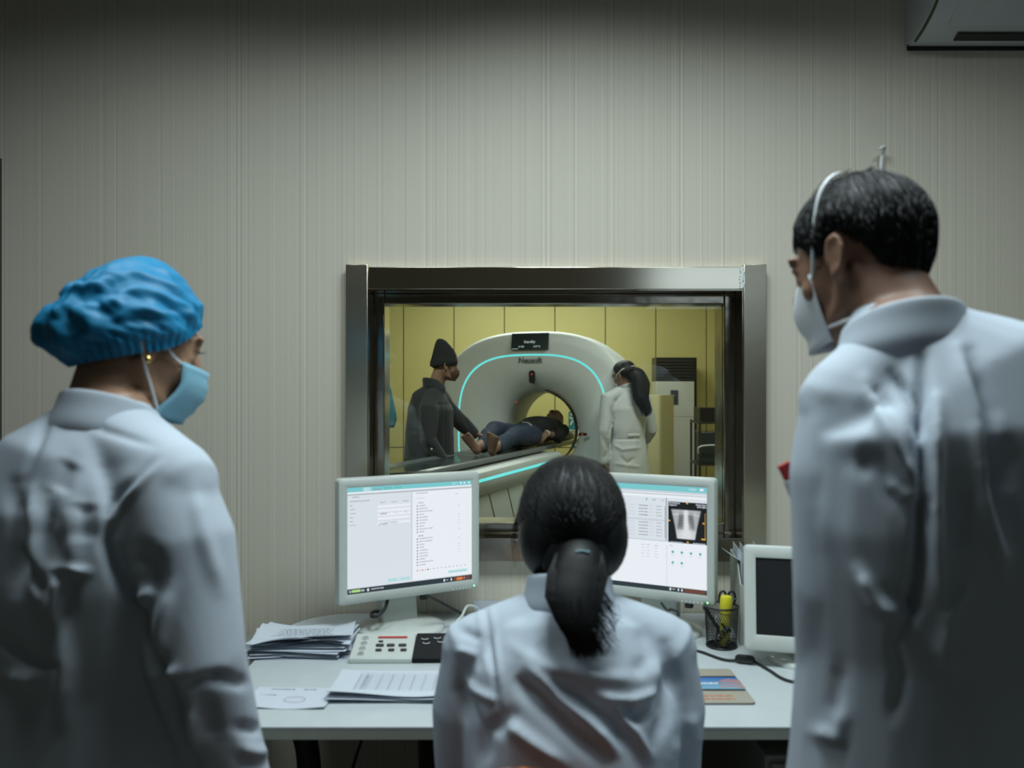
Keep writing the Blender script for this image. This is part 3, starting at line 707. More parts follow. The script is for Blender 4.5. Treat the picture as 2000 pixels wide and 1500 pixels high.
# mouse pad
mp_c = papers_at(1405, 1344)
mp = empty('mouse_pad', mp_c, R(0)); mp.location = (.395, 1.757, DZ); mp.scale = (1, 1.72, 1); tag(mp, 'beige mouse pad with blue picture of a tablet and fingers', 'mouse pad')
MB().prism(rrect(-.115, -.056, .100, .060, .008), .0003, .0035).build('pad', mat('pad_top', (.36, .33, .27), .6, noise=(5, (1, 1, 1), .1)), mp)
MB().prism(rrect(-.115, -.057, .1005, .060, .008), 0, .0015).build('pad_edge', M['rubber'], mp)
MB().box((-.072, -.018, .0036), (.098, .032, .0042)).build('tablet_picture', M['black_pl'], mp)
m_ = MB()
def padgrad(i): 
    t = i/7; return mat('pad_blue', (.03+.16*t, .14+.26*t, .42+.12*t), .5, noise=(20, (1, 1, 1), .05))
for i in range(8): m_.box((-.062, .027-(i+1)*.005, .0042), (.098, .027-i*.005, .0045), padgrad(i))
m_.build('blue_screen_print', None, mp)
m_ = MB()
for i, (x, y, l) in enumerate(((.050, .010, .05), (.052, .002, .048), (.048, -.007, .052), (.060, .016, .04))): m_.tube([V((x, y, .0046)), V((x+l*.5, y+.003, .0046)), V((x+l, y-.002, .0046))], [(.0016, .0006), (.0022, .0006), (.0026, .0006)], side=(0, 1, 0), n=8)
m_.build('finger_picture', mat('pad_fingers', (.45, .22, .17), .6), mp)
text('eye', .010, M['white'], 'print', Matrix.Translation((.02, .006, .0048)), mp) if False else None
m_ = MB()
for y in (-.036, -.046):
    x = -.07
    while x < .06: l = random.uniform(.004, .014); m_.box((x, y, .0036), (x+l, y+.004, .0040)); x += l+.003
m_.box((-.085, .042, .0036), (-.055, .050, .0040)); m_.build('orange_print', mat('pad_orange', (.50, .20, .10), .6), mp)
m_ = MB(); x = -.01
while x < .045: l = random.uniform(.003, .008); m_.box((x, .003, .0046), (x+l, .008, .0048)); x += l+.002
m_.build('white_print', M['white'], mp)

# magazine holder with papers behind the blank monitor
mh = empty('file_holder', (P(1470, 0, 2.13).x, 2.13, DZ), R(-8)); tag(mh, 'grey file holder crammed with papers behind the blank monitor', 'file holder')
T0 = P(0, 1108, 2.10).z-DZ
MB().prism([(-.10, 0), (.10, 0), (.10, T0+.02), (-.04, T0+.02), (-.10, T0-.03)], -.045, -.042, axis='x').prism([(-.10, 0), (.10, 0), (.10, T0+.02), (-.04, T0+.02), (-.10, T0-.03)], .042, .045, axis='x').box((-.042, -.10, 0), (.042, .10, .003)).box((-.042, .097, .003), (.042, .10, T0+.02)).box((-.042, -.10, .003), (.042, -.097, T0-.03)).build('box', mat('holder', (.42, .44, .40), .6), mh)
for i in range(4): MB().box((-.034+i*.008, -.1012, .060), (-.031+i*.008, -.1002, .084)).build('black_mark', M['black_pl'], mh)
for i in range(9):
    pgs = MB().box((-.038+i*.0085, -.09, .004), (-.0374+i*.0085, .09, T0+.01+random.uniform(0, .035)))
    o = pgs.xf(mh.matrix_basis @ Matrix.Rotation(random.uniform(-.04, .04), 4, 'X')).build('filed_sheet', M['paperw']); tag(o, 'white sheet standing in the grey file holder', 'paper', 'sheets in the file holder')
MB  # papers poking out to the left
o = MB().prism([(-.06, 0), (.01, -.01), (.02, .05), (-.05, .042)], 0, .0006).xf(Matrix.Translation(P(1452, 1100, 2.10)) @ Matrix.Rotation(R(35), 4, 'Y') @ Matrix.Rotation(R(30), 4, 'Z')).build('folded_sheet', M['paperw']); tag(o, 'creased white sheet poking out left of the file holder', 'paper')
o = empty('paper_slip', P(938, 1178, 2.26)); MB().prism(rrect(-.03, -.018, .05, .010, .001), -.0004, .0004, axis='y').build('slip', M['paperw'], o); tag(o, 'small white paper slip taped to the wall beside the seated woman', 'paper'); o.location.y = WD-.002; o.location = P(945, 1180, WD-.002)

# ------------------------------------------------------------------ scanner room
GA = R(22); G0 = V((.34, 8.10, 0))
gan = empty('ct_scanner_gantry', G0, 0); gan.rotation_euler = (0, 0, -GA)
tag(gan, 'large white scanner gantry ring with glowing cyan loop', 'ct scanner')
NB = 144; BZ = .965
def circ(r, v): return [V((.035+r*math.cos(2*math.pi*i/NB), -v, BZ-.012+r*math.sin(2*math.pi*i/NB))) for i in range(NB)]
def sup(hw, ht, hb, n, v):
    out = []
    for i in range(NB):
        t = 2*math.pi*i/NB; c, s = math.cos(t), math.sin(t); b = ht if s > 0 else hb
        r = (abs(c/hw)**n+abs(s/b)**n)**(-1/n); out.append(V((r*c, -v, max(.02, BZ+r*s))))
    return out
def lerpo(a, b, t, v): return [V((p.x+(q.x-p.x)*t, -v, p.z+(q.z-p.z)*t)) for p, q in zip(a, b)]
LI = sup(.735, .700, .78, 3.0, .45); LO = sup(.752, .717, .797, 3.0, .45); OU = sup(.98, .915, .945, 2.7, .45)
c0 = circ(.385, 0)
rows = [circ(.385, -.32), circ(.372, -.05), circ(.364, .20), circ(.385, .27)]
for t, v in ((.10, .315), (.22, .36), (.38, .40), (.58, .43), (.80, .446)): rows.append(lerpo(c0, LI, t, v))
rows += [LI, lerpo(LI, LO, .0, .440), lerpo(LI, LO, 1, .440), LO, lerpo(LO, OU, .5, .452), lerpo(LO, OU, .92, .445), sup(.98, .915, .945, 2.7, .43), sup(.995, .93, .945, 2.7, .39)]
MB().grid(rows, None, True).build('front_cover', M['gantry'], gan, smooth=True, angle=60)
rows = [sup(.995, .93, .945, 2.7, .385), sup(1.0, .925, .945, 2.7, .2), sup(1.0, .90, .945, 2.5, -.1), sup(.95, .86, .945, 2.4, -.32), sup(.80, .74, .90, 2.3, -.42), circ(.46, -.42), circ(.385, -.32)]
MB().grid(rows, None, True).build('rear_cover', M['gantry'], gan, smooth=True, angle=60)
MB().grid([LI, LO], None, True).xf(Matrix.Translation((0, -.0005, 0))).build('light_strip', M['cyan'], gan)
m_ = MB()
def arcband(ra, rb, va, vb, a0, a1, n=40):
    r1_ = [V((ra*math.cos(R(a0+(a1-a0)*i/n)), -va, BZ+ra*math.sin(R(a0+(a1-a0)*i/n)))) for i in range(n+1)]
    r2_ = [V((rb*math.cos(R(a0+(a1-a0)*i/n)), -vb, BZ+rb*math.sin(R(a0+(a1-a0)*i/n)))) for i in range(n+1)]
    return [r1_, r2_]
MB().grid(arcband(.360, .360, .10, .20, 0, 360)).build('bore_ring', M['ring_brown'], gan, smooth=True)
MB().grid(arcband(.383, .397, .274, .292, 0, 360)).build('mouth_ring', M['ring_brown'], gan, smooth=True)
def pill(mb, c, hw, hh, y, thick=.012, m=None):
    mb.prism(rrect(c[0]-hw, c[1]-hh, c[0]+hw, c[1]+hh, min(hw, hh)*.98), -thick, 0, m, Matrix.Translation((0, y, 0)), axis='y'); return mb
def gz(py): return CAM_Z-(py-750)*7.66/FPX
p_ = pill(MB(), (.01, gz(736)), .029, .062, -.428).build('gantry_camera', M['black_pl'], gan); pill(MB(), (.012, gz(731)), .006, .006, -.441).build('red_light', M['redled'], p_)
MB().ell((.03, -.425, gz(749)), (.008, .006, .008), n=8, k=6).build('sensor', M['black_pl'], gan)
p_ = pill(MB(), (.515, gz(846)), .040, .014, -.449).build('side_sensor', M['black_pl'], gan); pill(MB(), (.515, gz(846)), .005, .005, -.462).build('red_light', M['redled'], p_)
# marks on the left flare: label and laser slot
def polar(ang, r, v): return V((r*math.cos(R(ang)), -v, BZ+r*math.sin(R(ang))))
MB().tube([polar(134, .352, .235), polar(129, .352, .235)], [.011, .011], n=8).build('laser_slot', M['redled'], gan, smooth=True)
MB().tube([polar(147, .385, .285), polar(141, .385, .285)], [(.018, .006), (.018, .006)], n=8).build('label_plate', M['ring_brown'], gan)
# display
Dm = Matrix.Translation((.0, -.462, gz(667))) @ Matrix.Rotation(R(-12), 4, 'X')
dsp = MB().prism(rrect(-.185, -.080, .185, .080, .006), -.004, .012, axis='y').xf(Dm).build('display', M['glossdark'], gan)
UP = Matrix.Rotation(R(90), 4, 'X')
E_txt = emat('display_text', (.6, .75, .75), .8)
text('Standby', .036, E_txt, 'display_text', Dm @ Matrix.Translation((.0, -.006, -.004)) @ UP, dsp)
text('0 100', .024, E_txt, 'display_text', Dm @ Matrix.Translation((-.08, -.006, -.05)) @ UP, dsp)
text('# 87 %', .024, E_txt, 'display_text', Dm @ Matrix.Translation((.075, -.006, -.05)) @ UP, dsp)
MB().box((-.175, -.0055, -.072), (-.11, -.005, -.068)).xf(Dm).build('display_line', E_txt, dsp)
text('Neusoft', .072, mat('logo_grey', (.12, .14, .15), .5), 'logo', Matrix.Translation((.0, -.452, gz(704))) @ UP, gan, ext=.002, bold=.0016)

# patient table
def ax(s, u=0, z=0): return V((G0.x-math.sin(GA)*s+math.cos(GA)*u, G0.y-math.cos(GA)*s-math.sin(GA)*u, z))
tab = empty('patient_table', ax(1.8), -GA); tag(tab, 'white motorised patient table with cyan stripe leading into the scanner', 'patient table')
def tl(s, u, z): return V((u, 1.8-s, z))
# base column (slanted panels), rail body, cradle
MB().prism([(1.8-.58, 0), (1.8-2.75, 0), (1.8-2.55, .56), (1.8-.95, .60)], -.24, .24, axis='x').build('pedestal', M['gantry'], tab, bevel=.02)
for s_ in (.9, 1.25, 1.62, 2.0):
    m_ = MB()
    for sd in (1,): m_.prism([(1.8-s_-.05, .05), (1.8-s_-.065, .05), (1.8-s_-.355, .57), (1.8-s_-.34, .57)], .2395*sd, .2425*sd, axis='x')
    m_.build('pedestal_seam', M['groove'], tab)
sec = lambda hw, z0, z1: [(-hw*.80, z0), (hw*.80, z0), (hw*.97, z0+(z1-z0)*.35), (hw, z1-.05), (hw*.96, z1-.012), (hw*.88, z1), (-hw*.88, z1), (-hw*.96, z1-.012), (-hw, z1-.05), (-hw*.97, z0+(z1-z0)*.35)]
rows = []
for s_, k_, dz in ((.47, 1, .0), (1.2, 1, 0), (2.2, 1.02, 0), (2.75, 1.03, 0), (3.0, .97, 0), (3.14, .82, .0), (3.22, .55, .01), (3.25, .2, .03)):
    rows.append([tl(s_, x, z+(dz if z < .7 else 0)) for x, z in sec(.325*k_, .585, .775)])
MB().grid(rows, None, True, True, True).build('table_body', M['gantry'], tab, smooth=True, angle=35)
m_ = MB()
for sd in (-1, 1):
    a = [tl(s_, sd*(.3255*(1.0 if s_ < 1.3 else 1.01 if s_ < 2 else 1.02 if s_ < 2.6 else 1.03)), .712) for s_ in (.5, 1.2, 1.7, 2.2, 2.75)]
    m_.tube(a, [(.0035, .011)]*5, side=(1, 0, 0), n=8)
m_.build('light_strip', M['cyan'], tab)
rows = []
for s_, k_ in ((-.55, .9), (-.5, 1), (.5, 1), (1.5, 1), (2.5, 1), (2.9, 1), (3.03, .92), (3.10, .75), (3.14, .45)):
    rows.append([tl(s_, x*k_, z) for x, z in ((-.20, .795), (-.225, .835), (-.215, .842), (-.16, .826), (-.08, .817), (0, .814), (.08, .817), (.16, .826), (.215, .842), (.225, .835), (.20, .795), (.0, .778))])
MB().grid(rows, None, True, True, True).build('cradle', mat('cradle_carbon', (.11, .13, .14), .25), tab, smooth=True, angle=40)
rows = [[tl(s_, x*k_, z+.004) for x, z in ((-.15, .825), (-.08, .818), (0, .816), (.08, .818), (.15, .825))] for s_, k_ in ((1.65, 1), (2.4, 1), (2.85, 1), (2.98, .8), (3.05, .4))]
m_ = MB().grid(rows); me = m_.build('mat', M['glossdark'], tab, smooth=True)
sd_ = me.modifiers.new('s', 'SOLIDIFY'); sd_.thickness = .01
q = spline([tl(1.15, .331, .70), tl(1.17, .338, .665), tl(1.16, .336, .63), tl(1.22, .333, .60)], 5); MB().tube(q, [.005]*len(q), n=6).build('strip_reflection', mat('strip_reflection_m', (.1, .5, .52), .4), tab, smooth=True)  # cyan curve modelled as the gantry strip's reflection on the table side

# floor standing air conditioner
fa0 = P(1282, 0, 9.3).x; fa1 = P(1356, 0, 9.3).x; fw = fa1-fa0
fac = empty('floor_air_conditioner', ((fa0+fa1)/2, 9.45, 0)); tag(fac, 'tall white floor standing air conditioner with dark grille at the yellow wall', 'air conditioner')
zt = P(0, 698, 9.3).z; zg = P(0, 745, 9.3).z; zs_ = P(0, 815, 9.3).z
MB().box((-fw/2, -.15, .0), (fw/2, .15, zs_-.003)).box((-fw/2, -.15, zs_+.003), (fw/2, .15, zg)).box((-fw/2+.004, -.145, .01), (fw/2-.004, .145, zg)).build('body', mat('ac_body', (.55, .56, .52), .4), fac, bevel=.004)
g_ = MB().box((-fw/2, -.13, zg+.001), (fw/2, .15, zt)).box((fw/2, -.12, .02), (fw/2+.035, .15, zt)).build('grille_box', M['black_pl'], fac)
for i in range(7): MB().box((-fw/2+.01, -.146, zg+.018+i*(zt-zg-.03)/7), (fw/2-.01, -.131, zg+.030+i*(zt-zg-.03)/7)).build('slat', M['dark_metal'], fac)
MB().box((-fw/2+.16, -.156, P(0, 790, 9.3).z), (-fw/2+.245, -.151, P(0, 762, 9.3).z)).build('control_display', M['glossdark'], fac)
text('..', .05, M['white'], 'display_mark', Matrix.Translation((-fw/2+.2, -.158, P(0, 770, 9.3).z)) @ UP, fac)

# power cabinet, seen at an angle
pc = empty('equipment_cabinet', (P(1280, 0, 8.6).x, 8.75, 0), R(-36)); tag(pc, 'waist high equipment cabinet with yellowish side and grey front behind the nurse', 'cabinet')
zc_ = P(0, 772, 8.5).z
MB().prism(rrect(-.16, -.10, .14, .24, .03), 0, zc_).build('body', mat('cab_beige', (.62, .58, .33), .4), pc, smooth=True, angle=40)
MB().box((-.17, -.08, .02), (-.1605, .21, zc_-.03)).build('front_panel', mat('cab_grey', (.50, .52, .50), .4), pc, bevel=.004)
MB().box((-.176, .0, zc_-.30), (-.1705, .05, zc_-.18)).build('handle', M['black_pl'], pc)
for i, x in enumerate((-.04, .0, .05)):
    m_ = MB(); zz = zc_-.17
    for k in range(4+i % 2): m_.box((x-.010, -.1012, zz-k*.026), (x+.012*(1 if k % 2 else .5), -.1002, zz-k*.026+.014))
    m_.build('label_print', mat('label_green', (.22, .27, .16), .7), pc)
# instrument trolley at the right
tr = empty('instrument_trolley', (P(1392, 0, 7.8).x, 8.0, 0)); tag(tr, 'black instrument trolley with white handle at the right wall', 'trolley')
for z in (.25, .62, 1.02): MB().box((-.13, -.2, z), (.40, .2, z+.02)).build('shelf', M['dark_metal'], tr)
for x in (-.12, .38):
    for y in (-.19, .19): MB().tube([(x, y, 0.04), (x, y, 1.04)], [.012, .012], n=8).build('post', M['dark_metal'], tr)
for x in (-.12, .38):
    for y in (-.19, .19): MB().ell((x, y, .022), (.012, .022, .022), n=10, k=6).build('wheel', M['rubber'], tr)
MB().tube(spline([(-.14, -.215, .74), (-.14, -.24, .80), (-.05, -.25, .82), (.1, -.25, .82)], 5), [.008]*16, n=8).build('handle', M['white'], tr, smooth=True)
bx_ = MB().box((-.11, -.14, 0), (.10, .12, .13)).box((.12, -.10, 0), (.32, .10, .10)).xf(Matrix.Translation(tr.location+V((0, 0, 1.041)))).build('monitor_module', M['black_pl']); tag(bx_, 'black instrument module on the trolley top shelf', 'instrument')
bx_ = MB().box((-.10, -.17, 0), (.36, .12, .30)).xf(Matrix.Translation(tr.location+V((0, 0, .641)))).build('storage_box', M['glossdark'], bevel=.006); tag(bx_, 'dark storage box on the middle shelf of the trolley', 'box')
# sign on the far wall seen through the bore
sg = empty('wall_sign', (P(1131, 0, CW).x, CW, P(0, 824, CW).z)); tag(sg, 'teal sign with a white character seen through the scanner bore', 'sign')
MB().box((-.125, -.012, -.09), (.125, -.001, .125)).build('sign_board', M['teal'], sg); MB().box((-.125, -.011, -.15), (.125, -.001, -.091)).build('sign_strip', M['white'], sg)
text('\u6c61', .15, M['white'], 'sign_text', Matrix.Translation((-.045, -.014, .02)) @ UP, sg, bold=.002)
sg2 = empty('wall_sign', (P(1125, 0, CW).x, CW, P(0, 869, CW).z)); tag(sg2, 'tiny teal sticker low on the yellow wall behind the bore', 'sign'); MB().box((-.05, -.008, -.03), (.05, -.001, .03)).build('sign_board', M['teal'], sg2); MB().box((-.01, -.009, -.008), (.02, -.0081, .008)).build('sign_mark', M['white'], sg2)
# apron on a wall hook at the left edge of the window view
la = empty('lead_apron', (P(757, 0, 6.2).x, 6.2, 0)); tag(la, 'teal protective apron hanging from a stand left of the dark jacketed man', 'apron')
m_ = MB()
rows = []
zt_, zb_ = P(0, 755, 6.2).z, P(0, 835, 6.2).z
for i in range(13):
    t = i/12; hw = .02+.045*min(1, t*1.4)-.02*max(0, t-.85)*6; z = zt_+(zb_-zt_)*t
    rows.append([V((hw*math.cos(a*.3927)*(1+.15*math.sin(a*2.2)), .025*math.sin(a*.3927)*(1+.3*math.sin(a*3)), z)) for a in range(16)])
m_.grid(rows, None, True, True, True).build('cloth', mat('teal_cloth', (.03, .16, .20), .8), la, smooth=True)
st = empty('coat_stand', (P(745, 0, 6.2).x, 6.2, 0)); tag(st, 'thin dark stand from which the teal apron hangs', 'coat stand')
MB().tube([(0, 0, .02), (0, 0, zt_+.1)], [.012, .012], n=8).build('pole', M['dark_metal'], st, smooth=True); MB().lathe([(.18, 0), (.18, .012), (.02, .03)], (0, 0, 0), n=24).build('base', M['dark_metal'], st); MB().tube([(0, 0, zt_+.03), (.045, 0, zt_+.012)], [.006, .006], n=8).build('hook', M['dark_metal'], st, smooth=True)
# ceiling lamps of both rooms (the area lights sit just under them)
for x, y, sx, sy, z, w_ in ((.15, LY, .30, .30, 2.74, 0), (1.0, LY-.08, .30, .30, 2.74, 0), (-.85, LY, .27, .27, 2.74, 0), (-.9, 5.4, .6, .3, 2.82, 1), (1.5, 6.2, .6, .3, 2.82, 1), (.3, 8.4, 1.15, .3, 2.82, 1)):
    o = empty('ceiling_lamp', (x, y, 2.858)); 
    ringbox_ = MB(); ringbox_.box((-sx, -sy, -.02), (sx, sy, 0)); ringbox_.box((-sx, -sy, z-2.858-.0), (-sx+.012, sy, -.02)); ringbox_.box((sx-.012, -sy, z-2.858), (sx, sy, -.02)); ringbox_.box((-sx, -sy, z-2.858), (sx, -sy+.012, -.02)); ringbox_.box((-sx, sy-.012, z-2.858), (sx, sy, -.02))
    ringbox_.build('lamp_housing', M['white_pl'], o)
    tag(o, 'square ceiling lamp of the control room' if not w_ else 'long ceiling lamp above the scanner', 'ceiling lamp', 'control room lamps' if not w_ else 'scanner room lamps')

# ------------------------------------------------------------------ people
def headM(c, az, pitch=0, roll=0, s=1.0):
    a, p = R(az), R(pitch); f = V((math.cos(a)*math.cos(p), math.sin(a)*math.cos(p), -math.sin(p)))
    r = f.cross(V((0, 0, 1))).normalized(); u = r.cross(f); q = Matrix.Rotation(R(roll), 3, f); r = q @ r; u = q @ u
    m = Matrix.Identity(4)
    for i in range(3): m[i][0] = r[i]*s; m[i][1] = f[i]*s; m[i][2] = u[i]*s; m[i][3] = c[i]
    return m
def rotm(rx=0, ry=0, rz=0): return Euler((R(rx), R(ry), R(rz))).to_matrix()
def head_shapes(mb, H):
    h = MB()
    h.ell((0, -.012, .035), (.076, .096, .088), n=32, k=20)
    h.ell((0, .028, -.012), (.064, .070, .088), n=28, k=18)
    h.ell((0, .030, -.066), (.054, .048, .044)); h.ell((0, .068, -.094), (.022, .018, .016))
    h.tube([(-.058, -.002, -.035), (-.050, .02, -.075), (-.02, .070, -.098)], [.016, .016, .014]); h.tube([(.058, -.002, -.035), (.050, .02, -.075), (.02, .070, -.098)], [.016, .016, .014])
    h.tube([(0, .094, .018), (0, .106, -.008), (0, .114, -.026)], [(.008, .008), (.009, .010), (.012, .011)], side=(1, 0, 0))
    for s in (-1, 1):
        h.ell((s*.012, .104, -.031), (.008, .010, .007)); h.ell((s*.030, .084, .030), (.026, .010, .009)); h.ell((s*.040, .062, -.030), (.022, .018, .020))
        h.ell((s*.031, .086, .013), (.016, .009, .006)); h.ell((s*.031, .084, -.004), (.015, .008, .004))
        e = MB(); e.ell((0, 0, 0), (.006, .017, .029)); q = [V((s*.006, .017*math.cos(R(t)), .004+.028*math.sin(R(t)))) for t in range(-60, 261, 20)]
        e.tube(q, [.0045]*len(q), n=8); e.ell((s*.004, .006, -.026), (.006, .009, .010)); e.ell((s*.002, .012, -.002), (.006, .005, .008))
        e.xf(Matrix.Translation((s*.080, -.008, -.006)) @ Euler((R(8), 0, R(s*22))).to_matrix().to_4x4()); h.v_off = 0; h.add(e.v, e.f)
    h.ell((0, .098, -.058), (.022, .010, .006)); h.ell((0, .096, -.068), (.019, .010, .006)); h.ell((0, .092, -.080), (.020, .012, .010))
    h.xf(H); mb.add(h.v, h.f)
def eyes(H, root, loc):
    for s in (-1, 1):
        e = MB().ell((s*.031, .0785, .005), (.0112, .0112, .0112)).xf(H).xf(Matrix.Translation(-loc)).build('eye', M['eye'], root, smooth=True)
        MB().ell((s*.032, .0882, .004), (.0052, .002, .0052), n=12, k=6).xf(H).xf(Matrix.Translation(-loc)).build('iris', M['iris'], e, smooth=True)
        q = [V((s*(.031-.014+.028*i/7), .0925-.004*abs(i/7-.5)*2, .0225+.003*math.sin(i/7*3.1))) for i in range(8)]
        MB().tube(q, [(.0012, .0030)]*8, n=6).xf(H).xf(Matrix.Translation(-loc)).build('eyebrow', M['hair'], root, smooth=True)
def hand_shapes(wr, d, nrm, s=1.0, curl=.35, side=1, mb=None):
    """palm + 5 fingers; d = direction of the fingers, nrm = back of the hand normal, side = where the thumb is (+1 along d x nrm)"""
    mb = mb or MB(); d = V(d).normalized(); nrm = V(nrm); nrm = (nrm-d*nrm.dot(d)).normalized(); l = d.cross(nrm)*side
    palm = wr+d*.05*s; mb.tube([wr, wr+d*.03*s, wr+d*.06*s, wr+d*.085*s], [(.026*s, .018*s), (.034*s, .016*s), (.040*s, .015*s), (.040*s, .012*s)], side=l, n=16)
    for k, (off, ln) in enumerate(((.030, .070), (.010, .080), (-.010, .075), (-.029, .058))):
        p = wr+d*.085*s+l*off*s; q = [p]; a = .15+curl*(.6+.15*k)
        dd = d.copy()
        for seg in (.45, .30, .25):
            dd = (Matrix.Rotation(-a*side if False else 0, 3, l) @ dd) if False else (dd-nrm*math.tan(min(1.1, a))*.8).normalized(); q.append(q[-1]+dd*ln*seg*s)
        mb.tube([q[0]-d*.02*s]+q, [.0095*s, .0092*s, .0088*s, .0080*s, .0068*s], n=10)
    t0 = wr+d*.022*s+l*.024*s; q = [t0, t0+(d*.55+l*.8-nrm*.25).normalized()*.038*s]; q.append(q[-1]+(d*.8+l*.45-nrm*.3).normalized()*.030*s); q.append(q[-1]+(d*.95+l*.1-nrm*.3).normalized()*.024*s)
    mb.tube(q, [.014*s, .0115*s, .0100*s, .0080*s], n=10)
    return mb
def body_mesh(name, root, loc, H, spec, skin, voxel=.005, hands=(), extra=None, it=5):
    """one continuous skinned surface: spec is a list of (points, radii, side)"""
    mb = MB(); head_shapes(mb, H)
    for pts, rad, side in spec: mb.tube(pts, rad, side=side, n=20, exp=2.2 if side else 2)
    if extra: mb.add(extra.v, extra.f)
    for h in hands: mb.add(h.v, h.f)
    me = remesh(mb, voxel, it); me.transform(Matrix.Translation(-loc)); me.materials.append(skin)
    return link(name, me, root, smooth=True)
def cloth(name, root, loc, spec, mt, voxel=.006, it=14, fold=None, wr=(.004, 9), seed=0, pre=None, fac=.5, holes=None, fk=(1.2, .98)):
    mb = MB()
    if fold: fold = [(a, b*fk[0], c*fk[1]) for a, b, c in fold]
    for pts, rad, side in spec: mb.tube(pts, rad, side=side, n=24, exp=2.3 if side else 2)
    if pre: mb.add(pre.v, pre.f)
    me = remesh(mb, voxel, it, fac)
    if holes:
        bm = bmesh.new(); bm.from_mesh(me); bmesh.ops.delete(bm, geom=[v for v in bm.verts if holes(v.co)], context='VERTS'); bm.to_mesh(me); bm.free()
    if wr[0]: wrinkle(me, wr[0], wr[1], (1, 1, .55), seed)
    if fold: folds(me, Matrix.Identity(4), fold)
    me.transform(Matrix.Translation(-loc)); me.materials.append(mt)
    o = link(name, me, root, smooth=True)
    if holes:
        s_ = o.modifiers.new('thick', 'SOLIDIFY'); s_.thickness = .003; s_.offset = -1
    return o
HC = V((0, -.012, .030)); HR = (.076, .096, .092)
def hp(a, th, off=0.0, c=HC, rad=HR):     # a: azimuth, 0 = face, th: angle from the crown
    sn, z = math.sin(th), math.cos(th)*(rad[2]+off)
    if th > math.pi/2:      # behind the ears the hair drops almost straight down to the nape
        b = max(0, -math.cos(a))**.6; u = (th-math.pi/2)/R(60); sn = sn*(1-b)+(1-.16*u-.32*u*u)*b; z = z*(1-b)-(th-math.pi/2)*.112*b
    return c+V((math.sin(a)*sn*(rad[0]+off), math.cos(a)*sn*(rad[1]+off), z))
def hairend(front, side, ear, back):
    def f(a):
        a = abs((a+math.pi) % (2*math.pi)-math.pi); xs = [0, R(45), R(80), R(105), R(135), math.pi]; ys = [front, front+(side-front)*.35, side, ear, back-.02, back]
        return float(np.interp(a, xs, [R(y) for y in ys]))
    return f
def hair_shell(end, thick, seed=0, na=96, nt=26, grooves=.0015):
    rows = []; inner = []
    for j in range(nt+1):
        t = j/nt; row = []
        for i in range(na):
            a = 2*math.pi*i/na; th = max(.001, end(a)*t); k = 1-max(0, t-.82)/.18*.75
            g = grooves*mnoise.noise(V((math.sin(a)*9, math.cos(a)*9, th*2+seed)))+.4*grooves*math.sin(a*37+seed+3*math.sin(th*3))
            row.append(hp(a, th, thick*k+g*3*min(1, t*3)))
        rows.append(row)
    last = [hp(2*math.pi*i/na, end(2*math.pi*i/na)*1.0, -.003) for i in range(na)]
    m_ = MB(); m_.grid(rows+[last], None, True, True); return m_
def strand_set(mb, paths, r0=.0007):
    for q in paths:
        n = len(q); mb.tube(q, [r0*(1-.75*i/(n-1)) for i in range(n)], n=3, cap=False)
def finish(mb, name, mt, root, loc, H=None, **k):
    if H is not None: mb.xf(H)
    mb.xf(Matrix.Translation(-loc)); return mb.build(name, mt, root, **k)
def facepatch(xr, z0, z1, off, yfun=None, nx=24, nz=12, pleat=0, edge=.0, taper=0):
    """patch of cloth over nose, mouth and chin, in head space"""
    rows = []
    for j in range(nz+1):
        t = j/nz; z = z0+(z1-z0)*t; row = []
        xx = xr*(1-taper*t*t)
        for i in range(nx+1):
            s = i/nx*2-1; x = s*xx; p = 1-.0
            y = yfun(s, t)
            if pleat: y += pleat*(abs(((t*4) % 1)-.5)*2-.5)*(1-s*s)
            row.append(V((x, y, z+.010*s*s*(1-2*t)*0)))
        rows.append(row)
    m_ = MB(); m_.grid(rows); return m_
def solid(o, th):
    s_ = o.modifiers.new('thick', 'SOLIDIFY'); s_.thickness = th; s_.offset = 1; return o
def shoe(mb, an, fwd):
    f = V(fwd).normalized(); a = V((an[0], an[1], .045)); mb.tube([a-f*.06, a, a+f*.10, a+f*.17], [(.038, .042), (.042, .044), (.046, .035), (.036, .022)], side=f.cross(V((0, 0, 1))), n=16); return mb

# ---- the capped woman on the left -------------------------------------------------
loc = V((-.64, 1.22, 0)); pw_ = empty('person', loc)
tag(pw_, 'person in blue bouffant cap, blue face mask and white coat, standing at left', 'person')
rt = V((math.cos(R(20)), -math.sin(R(20)), 0)); fw_ = V((math.sin(R(20)), math.cos(R(20)), 0))
H = headM(V((-.596, 1.30, 1.464)), 42, 16, -3, .95)
ns = V((-.606, 1.235, 1.345)); sR = V((-.482, 1.165, 1.258)); eR = P(385, 1290, 1.13); wR = P(452, 1560, 1.22); sL = V((-.800, 1.31, 1.245)); eL = V((-.86, 1.33, .97)); wL = V((-.83, 1.42, .74))
hipR = loc+rt*.09+V((0, 0, .82)); hipL = loc-rt*.09+V((0, 0, .82))
hd = [hand_shapes(wR+V((0, 0, -.0)), (wR-eR).normalized(), -rt*.3-fw_, .9, .4, 1), hand_shapes(wL, (wL-eL).normalized(), -fw_, .9, .4, -1)]
